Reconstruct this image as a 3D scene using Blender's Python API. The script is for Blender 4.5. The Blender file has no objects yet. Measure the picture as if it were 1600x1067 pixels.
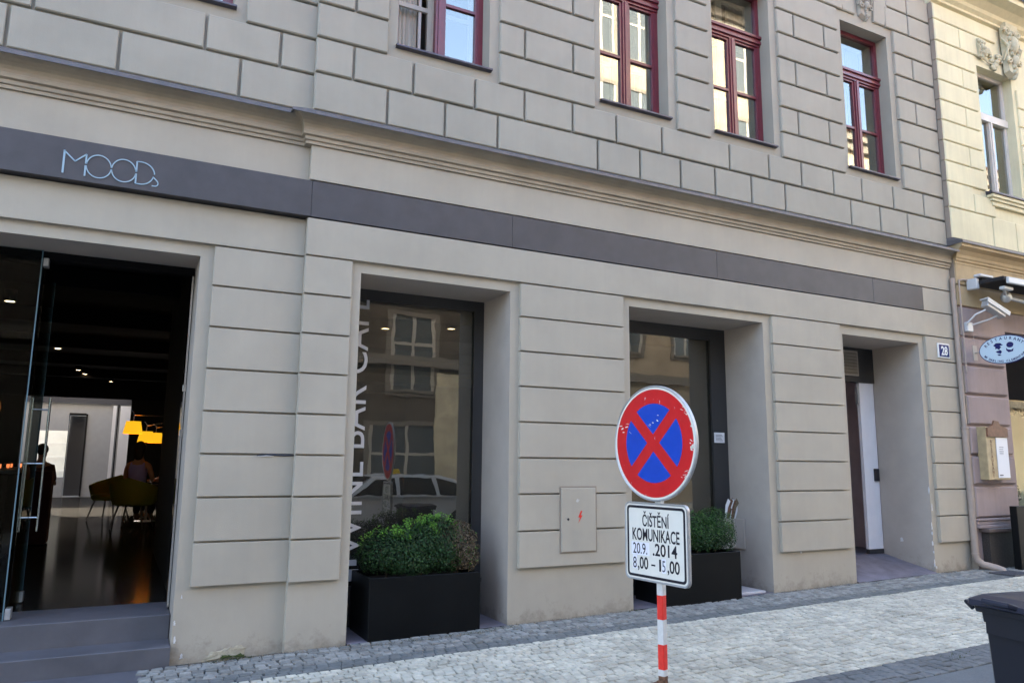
import bpy, math, random
from mathutils import Vector, Matrix
R = math.radians
random.seed(7)
rnd = random.random
uni = random.uniform
SC = bpy.context.scene
COL = SC.collection

# ------------------------------------------------------------------ camera, sky, sun, exposure
cam_d = bpy.data.cameras.new('camera')
cam = bpy.data.objects.new('camera', cam_d)
COL.objects.link(cam)
SC.camera = cam
cam_d.sensor_width = 36.0
cam_d.lens = 1179.67 / 1600.0 * 36.0
cam_d.clip_start = 0.05
cam_d.clip_end = 800
CAM = Vector((0, -6.8, 1.65))
_y, _p, _r = R(27.02235865), R(9.09962492), R(0.53794255)
_f = Vector((math.sin(_y) * math.cos(_p), math.cos(_y) * math.cos(_p), math.sin(_p)))
_r0 = Vector((math.cos(_y), -math.sin(_y), 0))
_u0 = _r0.cross(_f)
_rt = _r0 * math.cos(_r) + _u0 * math.sin(_r)
_up = -_r0 * math.sin(_r) + _u0 * math.cos(_r)
cam.matrix_world = Matrix(((_rt.x, _up.x, -_f.x, CAM.x), (_rt.y, _up.y, -_f.y, CAM.y),
                           (_rt.z, _up.z, -_f.z, CAM.z), (0, 0, 0, 1)))

world = bpy.data.worlds.new('World')
SC.world = world
world.use_nodes = True
wn = world.node_tree
sky = wn.nodes.new('ShaderNodeTexSky')
sky.sky_type = 'NISHITA'
sky.sun_disc = False
SUN_EL, SUN_AZ = R(33), R(-18)
sky.sun_elevation = SUN_EL
sky.sun_rotation = SUN_AZ
sky.altitude = 250
sky.air_density = 1.0
sky.dust_density = 4.0
sky.ozone_density = 0.6
wn.links.new(sky.outputs[0], wn.nodes['Background'].inputs[0])
wn.nodes['Background'].inputs[1].default_value = 0.15
sun_d = bpy.data.lights.new('sun', 'SUN')
sun_d.energy = 3.6
sun_d.angle = R(0.5)
sun_d.color = (1.0, 0.93, 0.82)
sun = bpy.data.objects.new('sun', sun_d)
COL.objects.link(sun)
_s = Vector((math.sin(SUN_AZ) * math.cos(SUN_EL), math.cos(SUN_AZ) * math.cos(SUN_EL), math.sin(SUN_EL)))
sun.rotation_euler = _s.to_track_quat('Z', 'Y').to_euler()
sun.location = (0, 20, 40)
SC.view_settings.view_transform = 'Standard'
SC.view_settings.look = 'None'
SC.view_settings.gamma = 1
SC.view_settings.use_curve_mapping = False
SC.view_settings.exposure = 3.3


def gz(x):
    return 0.024 + 0.0192 * x


# ------------------------------------------------------------------ materials
def lin(c):
    return tuple(((v / 255.0) / 12.92 if v <= 10 else ((v / 255.0 + 0.055) / 1.055) ** 2.4) for v in c)


def mat(name, col, rough=0.7, noise=0.0, nscale=6.0, bump=0.0, bscale=60.0, metal=0.0, spec=0.5,
        dirt=0.0, dscale=1.5, island=0.0, objrand=0.0, coat=0.0, streak=0.0):
    m = bpy.data.materials.new(name)
    m.use_nodes = True
    nt = m.node_tree
    b = nt.nodes['Principled BSDF']
    b.inputs['Roughness'].default_value = rough
    b.inputs['Metallic'].default_value = metal
    b.inputs['Specular IOR Level'].default_value = spec
    if coat:
        b.inputs['Coat Weight'].default_value = coat
        b.inputs['Coat Roughness'].default_value = 0.08
    L = nt.links.new
    base = nt.nodes.new('ShaderNodeRGB')
    base.outputs[0].default_value = (*col, 1)
    cur = base.outputs[0]
    tc = nt.nodes.new('ShaderNodeTexCoord')
    geo = nt.nodes.new('ShaderNodeNewGeometry')

    def mul(cur, fac_socket, lo, hi, fmin=0.3, fmax=0.7):
        mr = nt.nodes.new('ShaderNodeMapRange')
        mr.inputs['From Min'].default_value = fmin
        mr.inputs['From Max'].default_value = fmax
        mr.inputs['To Min'].default_value = lo
        mr.inputs['To Max'].default_value = hi
        L(fac_socket, mr.inputs['Value'])
        vm = nt.nodes.new('ShaderNodeVectorMath')
        vm.operation = 'SCALE'
        L(cur, vm.inputs[0])
        L(mr.outputs[0], vm.inputs['Scale'])
        return vm.outputs[0]

    def nz(scale, detail=6, vec=None, rough_=0.6):
        n = nt.nodes.new('ShaderNodeTexNoise')
        n.inputs['Scale'].default_value = scale
        n.inputs['Detail'].default_value = detail
        n.inputs['Roughness'].default_value = rough_
        L(vec if vec is not None else geo.outputs['Position'], n.inputs['Vector'])
        return n.outputs['Fac']
    if noise:
        cur = mul(cur, nz(nscale), 1 - noise, 1 + noise)
    if dirt:
        cur = mul(cur, nz(dscale, 8), 1 - dirt, 1 + dirt * 0.5, 0.35, 0.6)
    if streak:
        mp = nt.nodes.new('ShaderNodeMapping')
        mp.inputs['Scale'].default_value = (9, 9, 0.7)
        L(geo.outputs['Position'], mp.inputs['Vector'])
        cur = mul(cur, nz(1.6, 5, mp.outputs[0]), 1 - streak, 1 + streak * 0.4, 0.35, 0.6)
    if island or objrand:
        oi = nt.nodes.new('ShaderNodeObjectInfo')
        ad = nt.nodes.new('ShaderNodeMath')
        ad.operation = 'ADD'
        L(geo.outputs['Random Per Island'], ad.inputs[0])
        L(oi.outputs['Random'], ad.inputs[1])
        fr = nt.nodes.new('ShaderNodeMath')
        fr.operation = 'FRACT'
        L(ad.outputs[0], fr.inputs[0])
        k = max(island, objrand)
        cur = mul(cur, fr.outputs[0], 1 - k, 1 + k, 0, 1)
    L(cur, b.inputs['Base Color'])
    if bump:
        bp = nt.nodes.new('ShaderNodeBump')
        bp.inputs['Strength'].default_value = bump
        bp.inputs['Distance'].default_value = 0.004
        L(nz(bscale, 8), bp.inputs['Height'])
        L(bp.outputs[0], b.inputs['Normal'])
    m['k'] = 1
    return m


def glass(name, tint=(0.8, 0.82, 0.8), refl=1.0, rough=0.0, wave=0.0, r0=0.045, wscale=1.3, haze=0.0):
    m = bpy.data.materials.new(name)
    m.use_nodes = True
    nt = m.node_tree
    nt.nodes.remove(nt.nodes['Principled BSDF'])
    L = nt.links.new
    tr = nt.nodes.new('ShaderNodeBsdfTransparent')
    tr.inputs[0].default_value = (*tint, 1)
    gl = nt.nodes.new('ShaderNodeBsdfGlossy')
    gl.inputs['Roughness'].default_value = rough
    gl.inputs[0].default_value = (0.86, 0.82, 0.74, 1)
    lw = nt.nodes.new('ShaderNodeLayerWeight')
    lw.inputs[0].default_value = 0.5
    pw = nt.nodes.new('ShaderNodeMath')
    pw.operation = 'POWER'
    pw.inputs[1].default_value = 5
    L(lw.outputs['Facing'], pw.inputs[0])
    mr = nt.nodes.new('ShaderNodeMapRange')
    mr.inputs['To Min'].default_value = min(1, r0 * refl)
    mr.inputs['To Max'].default_value = min(1, 1.0)
    L(pw.outputs[0], mr.inputs['Value'])
    mx = nt.nodes.new('ShaderNodeMixShader')
    L(mr.outputs[0], mx.inputs[0])
    L(tr.outputs[0], mx.inputs[1])
    L(gl.outputs[0], mx.inputs[2])
    if wave:
        n = nt.nodes.new('ShaderNodeTexNoise')
        n.inputs['Scale'].default_value = wscale
        n.inputs['Detail'].default_value = 2
        g = nt.nodes.new('ShaderNodeNewGeometry')
        L(g.outputs['Position'], n.inputs['Vector'])
        bp = nt.nodes.new('ShaderNodeBump')
        bp.inputs['Strength'].default_value = wave
        bp.inputs['Distance'].default_value = 0.01
        L(n.outputs['Fac'], bp.inputs['Height'])
        L(bp.outputs[0], gl.inputs['Normal'])
    out = mx.outputs[0]
    if haze:  # haze over the glass painted in as a thin pale diffuse layer
        df = nt.nodes.new('ShaderNodeBsdfDiffuse')
        df.inputs[0].default_value = (0.5, 0.46, 0.38, 1)
        m2 = nt.nodes.new('ShaderNodeMixShader')
        m2.inputs[0].default_value = haze
        L(out, m2.inputs[1])
        L(df.outputs[0], m2.inputs[2])
        out = m2.outputs[0]
    L(out, nt.nodes['Material Output'].inputs[0])
    return m


def emis(name, col, s):
    m = bpy.data.materials.new(name)
    m.use_nodes = True
    nt = m.node_tree
    b = nt.nodes['Principled BSDF']
    b.inputs['Base Color'].default_value = (*col, 1)
    b.inputs['Emission Color'].default_value = (*col, 1)
    b.inputs['Emission Strength'].default_value = s
    return m


MAT = {}
MAT['plaster'] = mat('taupe_plaster', (0.395, 0.354, 0.287), 0.85, noise=0.03, nscale=1.6, bump=0.25, bscale=140,
                     dirt=0.06, dscale=1.3, streak=0.015, objrand=0.018)
MAT['plaster_up'] = mat('upper_plaster', (0.32, 0.298, 0.245), 0.85, noise=0.03, nscale=2.0, bump=0.25, bscale=120,
                        dirt=0.06, dscale=1.6, streak=0.02, objrand=0.025)
MAT['cornice'] = mat('cornice_plaster', (0.33, 0.28, 0.21), 0.85, noise=0.04, nscale=3, bump=0.2, bscale=120,
                     dirt=0.08, dscale=3)
MAT['zinc'] = mat('zinc_sheet', (0.105, 0.096, 0.098), 0.5, noise=0.2, nscale=9, metal=0.2)
MAT['sheet_dark'] = mat('dark_sill_sheet', (0.075, 0.07, 0.09), 0.45, noise=0.2, nscale=9, metal=0.3)
MAT['band'] = mat('anthracite_panel', (0.058, 0.054, 0.059), 0.55, noise=0.08, nscale=2.5, dirt=0.1, dscale=5,
                  bump=0.08, bscale=40)
MAT['logo'] = mat('pale_blue_lettering', (0.3, 0.42, 0.5), 0.5)
MAT['reveal'] = mat('reveal_plaster', (0.41, 0.36, 0.31), 0.8, noise=0.04, nscale=3, bump=0.15, bscale=120,
                    dirt=0.06, dscale=2)
MAT['frame_dark'] = mat('charcoal_frame', (0.035, 0.034, 0.035), 0.45)
MAT['matte_black'] = mat('matte_black', (0.012, 0.011, 0.011), 0.95, spec=0.03)
MAT['red_wood'] = mat('oxblood_wood', (0.13, 0.017, 0.03), 0.35, noise=0.12, nscale=12, spec=0.5, coat=0.3)
MAT['white_wood'] = mat('cream_inner_wood', (0.5, 0.48, 0.42), 0.6)
MAT['grey_wood'] = mat('grey_white_wood', (0.55, 0.52, 0.48), 0.5, noise=0.08)
MAT['curtain'] = mat('net_curtain', (0.55, 0.53, 0.46), 0.9)
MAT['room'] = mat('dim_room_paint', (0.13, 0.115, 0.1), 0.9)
MAT['glass_up'] = glass('window_glass', (0.78, 0.8, 0.78), 5.0, 0, 0.08)
MAT['glass_shop'] = glass('shop_glass', (0.5, 0.5, 0.47), 3.0, 0, 0.085, wscale=2.2, haze=0.035)
MAT['glass_door'] = glass('door_glass', (0.75, 0.8, 0.8), 0.35)
MAT['glass_edge'] = mat('green_glass_edge', (0.12, 0.2, 0.24), 0.15)
MAT['steel'] = mat('brushed_steel', (0.6, 0.6, 0.6), 0.25, metal=1.0)
MAT['steel_dull'] = mat('galvanised_steel', (0.45, 0.46, 0.47), 0.45, metal=0.6, noise=0.1, nscale=30)
MAT['letters'] = mat('white_window_letters', (0.55, 0.55, 0.56), 0.6)
MAT['white'] = mat('white_paint', (0.75, 0.75, 0.74), 0.5, noise=0.03, nscale=20)
MAT['sign_white'] = mat('reflective_white', (0.76, 0.74, 0.66), 0.4, noise=0.03, nscale=9)
MAT['sticker'] = mat('white_sticker', (0.8, 0.8, 0.86), 0.35)
MAT['sticker_ink'] = mat('grey_sticker_ink', (0.1, 0.1, 0.12), 0.4)
MAT['black'] = mat('sign_black', (0.012, 0.012, 0.02), 0.4)
MAT['navy'] = mat('enamel_navy', (0.015, 0.018, 0.11), 0.2)
MAT['planter'] = mat('planter_black', (0.005, 0.0055, 0.006), 0.4, noise=0.2, nscale=3, spec=0.15)
MAT['soil'] = mat('soil', (0.03, 0.02, 0.015), 0.95, bump=0.6, bscale=30)
MAT['leaf'] = mat('box_leaf', (0.016, 0.045, 0.011), 0.5, island=0.7, spec=0.25)
MAT['leaf_new'] = mat('box_new_leaf', (0.10, 0.24, 0.025), 0.5, spec=0.25, island=0.3)
MAT['leaf_mid'] = mat('box_mid_leaf', (0.035, 0.095, 0.014), 0.5, spec=0.25, island=0.4)
MAT['leaf_brown'] = mat('dry_leaf', (0.085, 0.06, 0.032), 0.7, island=0.5)
MAT['twig'] = mat('twig', (0.08, 0.055, 0.035), 0.8)
MAT['cobble_white'] = mat('pale_cobble', (0.47, 0.447, 0.368), 0.8, noise=0.12, nscale=30, bump=0.6, bscale=120,
                          island=0.15, objrand=0.15, dirt=0.2, dscale=2.6)
MAT['cobble_dark'] = mat('blue_grey_cobble', (0.21, 0.21, 0.195), 0.75, noise=0.25, nscale=25, bump=0.6,
                         bscale=90, island=0.28, objrand=0.28, dirt=0.12, dscale=2.5)
MAT['cobble_edge'] = mat('slate_cobble', (0.135, 0.142, 0.138), 0.8, noise=0.2, nscale=25, bump=0.5,
                         bscale=90, island=0.12, objrand=0.12, dirt=0.12, dscale=2.5)
MAT['cobble_outer'] = mat('dark_border_cobble', (0.13, 0.135, 0.135), 0.85, noise=0.2, nscale=25, bump=0.6,
                          bscale=90, island=0.12, objrand=0.12, dirt=0.15, dscale=2.5)
MAT['mortar'] = mat('joint_sand', (0.04, 0.038, 0.034), 0.95, noise=0.3, nscale=25, bump=0.5, bscale=60)
MAT['asphalt'] = mat('asphalt', (0.12, 0.13, 0.135), 0.9, noise=0.15, nscale=60, bump=0.6, bscale=200, dirt=0.12)
MAT['moss'] = mat('moss', (0.055, 0.075, 0.02), 0.95, noise=0.4, nscale=40, bump=0.8, bscale=80)
MAT['debris'] = mat('leaf_litter', (0.17, 0.13, 0.085), 0.9, noise=0.4, nscale=40, island=0.4)
MAT['step'] = mat('bluish_step_stone', (0.095, 0.094, 0.107), 0.6, noise=0.1, nscale=5, bump=0.2, bscale=60, dirt=0.15)
MAT['raw_plaster'] = mat('bare_lime_plaster', (0.4, 0.36, 0.27), 0.95, noise=0.2, nscale=30, bump=0.9, bscale=60)
MAT['chip'] = mat('white_plaster_chip', (0.6, 0.6, 0.6), 0.9)
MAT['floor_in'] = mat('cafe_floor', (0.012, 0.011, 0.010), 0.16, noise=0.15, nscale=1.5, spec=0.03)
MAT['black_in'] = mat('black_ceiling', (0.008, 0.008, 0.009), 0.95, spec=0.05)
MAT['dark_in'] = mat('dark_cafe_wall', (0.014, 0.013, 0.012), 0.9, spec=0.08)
MAT['hall_white'] = mat('hall_wall_paint', (0.35, 0.36, 0.36), 0.8, noise=0.04)
MAT['court'] = mat('courtyard_cream', (0.75, 0.7, 0.6), 0.9, noise=0.1, nscale=2)
MAT['hall_grey'] = mat('hall_grey_paint', (0.05, 0.05, 0.055), 0.7)
MAT['lamp_yellow'] = emis('yellow_lampshade', (1.0, 0.5, 0.015), 0.105)
MAT['spot'] = emis('warm_spot', (1.0, 0.72, 0.4), 3.0)
MAT['spot_dim'] = emis('dim_orange_globe', (0.9, 0.22, 0.03), 0.05)
MAT['red_glow'] = emis('red_bar_light', (1.0, 0.2, 0.06), 0.4)
MAT['olive'] = mat('olive_upholstery', (0.13, 0.16, 0.012), 0.8)
MAT['purple'] = mat('mauve_top', (0.3, 0.3, 0.75), 0.9)
MAT['rust_top'] = mat('rust_shirt', (0.12, 0.04, 0.02), 0.9)
MAT['skin'] = mat('skin', (0.38, 0.22, 0.15), 0.6)
MAT['hair'] = mat('dark_hair', (0.015, 0.01, 0.008), 0.7)
MAT['jeans'] = mat('dark_trousers', (0.02, 0.025, 0.05), 0.9)
MAT['maroon'] = mat('maroon_coat', (0.05, 0.015, 0.015), 0.9)
MAT['hallway'] = mat('hallway_plum', (0.55, 0.46, 0.48), 0.85, noise=0.1)
MAT['hall_floor'] = mat('entry_floor', (0.17, 0.155, 0.185), 0.5, noise=0.2, nscale=6, dirt=0.2, bump=0.1)
MAT['door_white'] = mat('white_door', (0.8, 0.79, 0.82), 0.5, noise=0.04, nscale=4)
MAT['wood'] = mat('broom_wood', (0.25, 0.16, 0.08), 0.7)
MAT['orange'] = mat('orange_plastic', (0.6, 0.08, 0.02), 0.5)
MAT['red_paint'] = mat('sign_red', (0.58, 0.015, 0.018), 0.35, noise=0.06, nscale=12)
MAT['blue_paint'] = mat('sign_blue', (0.008, 0.06, 0.46), 0.35, noise=0.06, nscale=12)
MAT['pole_red'] = mat('pole_red', (0.72, 0.03, 0.02), 0.4, noise=0.1, nscale=30)
MAT['pole_white'] = mat('pole_white', (0.62, 0.62, 0.6), 0.45, noise=0.08, nscale=30)
MAT['rust'] = mat('rust', (0.14, 0.07, 0.04), 0.9, noise=0.5, nscale=40, bump=0.5, bscale=80)
MAT['bin'] = mat('bin_plastic', (0.012, 0.014, 0.022), 0.42, noise=0.08, nscale=20, bump=0.05, bscale=200)
MAT['bin_lid'] = mat('bin_lid_plastic', (0.022, 0.025, 0.042), 0.35, noise=0.1, nscale=8)
MAT['cream'] = mat('cream_plaster', (0.6, 0.55, 0.37), 0.85, noise=0.05, nscale=2.5, bump=0.25, bscale=90, dirt=0.05,
                   streak=0.05)
MAT['cream_orn'] = mat('cream_stucco', (0.45, 0.42, 0.30), 0.85, noise=0.12, nscale=14, bump=0.5, bscale=60)
MAT['mauve'] = mat('mauve_plaster', (0.29, 0.225, 0.215), 0.85, noise=0.06, nscale=2.5, bump=0.25, bscale=90,
                   dirt=0.08, streak=0.06)
MAT['ochre'] = mat('ochre_plaster', (0.4, 0.3, 0.17), 0.85, noise=0.07, nscale=3, bump=0.25, bscale=90, dirt=0.12)
MAT['quoin'] = mat('grey_brown_quoin', (0.26, 0.215, 0.17), 0.85, noise=0.06, nscale=3, bump=0.2, bscale=90)
MAT['pipe'] = mat('beige_pipe', (0.34, 0.27, 0.225), 0.5, noise=0.08, nscale=8)
MAT['granite'] = mat('dark_granite', (0.035, 0.03, 0.028), 0.4, noise=0.6, nscale=70)
MAT['granite_top'] = mat('granite_cap', (0.1, 0.075, 0.07), 0.4, noise=0.3, nscale=50)
MAT['gold_wood'] = mat('golden_box_wood', (0.38, 0.29, 0.16), 0.5, noise=0.2, nscale=9)
MAT['brown_wood'] = mat('brown_carved_wood', (0.16, 0.075, 0.04), 0.6, noise=0.3, nscale=20)
MAT['paper'] = mat('menu_paper', (0.72, 0.72, 0.74), 0.6)
MAT['ink'] = mat('grey_ink', (0.08, 0.08, 0.1), 0.7)
MAT['oval'] = mat('pale_blue_enamel', (0.52, 0.64, 0.72), 0.3)
MAT['awning'] = mat('black_awning', (0.012, 0.011, 0.013), 0.8)
MAT['cam_white'] = mat('camera_white', (0.5, 0.51, 0.52), 0.35)
MAT['opp_brown'] = mat('opposite_brown', (0.10, 0.085, 0.066), 0.9, noise=0.15, nscale=1.5, dirt=0.15)
MAT['opp_cream'] = mat('opposite_cream', (0.42, 0.35, 0.25), 0.9, noise=0.08, nscale=1.5, dirt=0.1)
MAT['opp_trim'] = mat('opposite_trim', (0.22, 0.2, 0.17), 0.9)
MAT['opp_lit_patch'] = mat('opposite_lit_patch', (0.6, 0.54, 0.38), 0.9, noise=0.12, nscale=1.2, dirt=0.2)  # lit patch seen in the reflection, put into a paler wall colour
MAT['opp_glass'] = mat('opposite_pane', (0.10, 0.12, 0.13), 0.1)  # sky reflection put into a paler grey pane colour
MAT['tile'] = mat('roof_tile_clay', (0.42, 0.13, 0.06), 0.85, noise=0.25, nscale=12)
MAT['roof_grey'] = mat('roof_grey', (0.1, 0.1, 0.105), 0.8)
MAT['car'] = mat('silver_car_paint', (0.85, 0.88, 0.92), 0.3, metal=0.0, coat=0.6)
MAT['car_glass'] = mat('car_window', (0.01, 0.012, 0.014), 0.08)
MAT['tyre'] = mat('tyre_rubber', (0.015, 0.015, 0.015), 0.85)
MAT['taxi'] = mat('taxi_yellow', (0.75, 0.5, 0.02), 0.4)
MAT['red_lamp'] = mat('tail_lamp_red', (0.5, 0.02, 0.01), 0.25)
MAT['grate'] = mat('cast_iron', (0.07, 0.07, 0.08), 0.6, noise=0.2, nscale=20)
MAT['marble'] = mat('pale_marble', (0.5, 0.5, 0.53), 0.4, noise=0.06, nscale=8)


def polish(name, col, r0=0.05, rough=0.15):
    m = bpy.data.materials.new(name)
    m.use_nodes = True
    nt = m.node_tree
    nt.nodes.remove(nt.nodes['Principled BSDF'])
    d = nt.nodes.new('ShaderNodeBsdfDiffuse')
    d.inputs[0].default_value = (*col, 1)
    g = nt.nodes.new('ShaderNodeBsdfGlossy')
    g.inputs['Roughness'].default_value = rough
    n = nt.nodes.new('ShaderNodeTexNoise')
    n.inputs['Scale'].default_value = 2.5
    n.inputs['Detail'].default_value = 6
    mr = nt.nodes.new('ShaderNodeMapRange')
    mr.inputs['To Min'].default_value = r0 * .6
    mr.inputs['To Max'].default_value = r0 * 1.4
    nt.links.new(n.outputs['Fac'], mr.inputs['Value'])
    mx = nt.nodes.new('ShaderNodeMixShader')
    nt.links.new(mr.outputs[0], mx.inputs[0])
    nt.links.new(d.outputs[0], mx.inputs[1])
    nt.links.new(g.outputs[0], mx.inputs[2])
    nt.links.new(mx.outputs[0], nt.nodes['Material Output'].inputs[0])
    return m


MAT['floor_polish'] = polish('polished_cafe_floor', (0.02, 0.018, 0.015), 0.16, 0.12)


def add_base_grime(m, col=(0.14, 0.115, 0.085)):
    nt = m.node_tree
    b = nt.nodes['Principled BSDF']
    src = b.inputs['Base Color'].links[0].from_socket
    g = nt.nodes.new('ShaderNodeNewGeometry')
    sp = nt.nodes.new('ShaderNodeSeparateXYZ')
    nt.links.new(g.outputs['Position'], sp.inputs[0])
    # height above the sloping pavement
    h = nt.nodes.new('ShaderNodeMath')
    h.operation = 'MULTIPLY_ADD'
    h.inputs[1].default_value = -0.0192
    nt.links.new(sp.outputs['X'], h.inputs[0])
    nt.links.new(sp.outputs['Z'], h.inputs[2])
    mr = nt.nodes.new('ShaderNodeMapRange')
    mr.inputs['From Min'].default_value = 0.02
    mr.inputs['From Max'].default_value = 0.34
    mr.inputs['To Min'].default_value = 0.24
    mr.inputs['To Max'].default_value = -0.1
    nt.links.new(h.outputs[0], mr.inputs['Value'])
    n = nt.nodes.new('ShaderNodeTexNoise')
    n.inputs['Scale'].default_value = 7
    n.inputs['Detail'].default_value = 10
    n.inputs['Roughness'].default_value = 0.75
    nt.links.new(g.outputs['Position'], n.inputs['Vector'])
    ad = nt.nodes.new('ShaderNodeMath')
    ad.operation = 'ADD'
    nt.links.new(n.outputs['Fac'], ad.inputs[0])
    nt.links.new(mr.outputs[0], ad.inputs[1])
    m2 = nt.nodes.new('ShaderNodeMapRange')
    m2.inputs['From Min'].default_value = 0.60
    m2.inputs['From Max'].default_value = 0.85
    m2.inputs['To Max'].default_value = 0.55
    nt.links.new(ad.outputs[0], m2.inputs['Value'])
    mx = nt.nodes.new('ShaderNodeMix')
    mx.data_type = 'RGBA'
    nt.links.new(m2.outputs[0], mx.inputs['Factor'])
    nt.links.new(src, mx.inputs['A'])
    mx.inputs['B'].default_value = (*col, 1)
    nt.links.new(mx.outputs['Result'], b.inputs['Base Color'])


add_base_grime(MAT['plaster'])
add_base_grime(MAT['reveal'])


def add_scratches(m, scale, thr, col=(0.7, 0.7, 0.72), stretch=(1, 1, 4)):
    """worn spots where the paint shows the white beneath"""
    nt = m.node_tree
    b = nt.nodes['Principled BSDF']
    src = b.inputs['Base Color'].links[0].from_socket
    tc = nt.nodes.new('ShaderNodeTexCoord')
    mp = nt.nodes.new('ShaderNodeMapping')
    mp.inputs['Scale'].default_value = stretch
    n = nt.nodes.new('ShaderNodeTexNoise')
    n.inputs['Scale'].default_value = scale
    n.inputs['Detail'].default_value = 8
    n.inputs['Roughness'].default_value = 0.75
    nt.links.new(tc.outputs['Object'], mp.inputs[0])
    nt.links.new(mp.outputs[0], n.inputs['Vector'])
    mr = nt.nodes.new('ShaderNodeMapRange')
    mr.inputs['From Min'].default_value = thr
    mr.inputs['From Max'].default_value = thr + 0.03
    nt.links.new(n.outputs['Fac'], mr.inputs['Value'])
    mx = nt.nodes.new('ShaderNodeMix')
    mx.data_type = 'RGBA'
    nt.links.new(mr.outputs[0], mx.inputs['Factor'])
    nt.links.new(src, mx.inputs['A'])
    mx.inputs['B'].default_value = (*col, 1)
    nt.links.new(mx.outputs['Result'], b.inputs['Base Color'])


add_scratches(MAT['red_paint'], 9, 0.66, stretch=(1, 3, 1))
add_scratches(MAT['blue_paint'], 14, 0.7, stretch=(1, 3, 1))
add_scratches(MAT['pole_red'], 14, 0.68, (0.6, 0.6, 0.6), (2, 2, 1))
add_scratches(MAT['pole_white'], 10, 0.7, (0.2, 0.12, 0.08), (2, 2, 1))
add_scratches(MAT['plaster'], 16, 0.745, (0.24, 0.21, 0.17), (1, 1, 1))
add_scratches(MAT['cobble_white'], 5, 0.71, (0.2, 0.19, 0.15), (1, 1, 1))
add_scratches(MAT['cobble_dark'], 1.6, 0.7, (0.36, 0.37, 0.38), (1, 1, 1))


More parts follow.
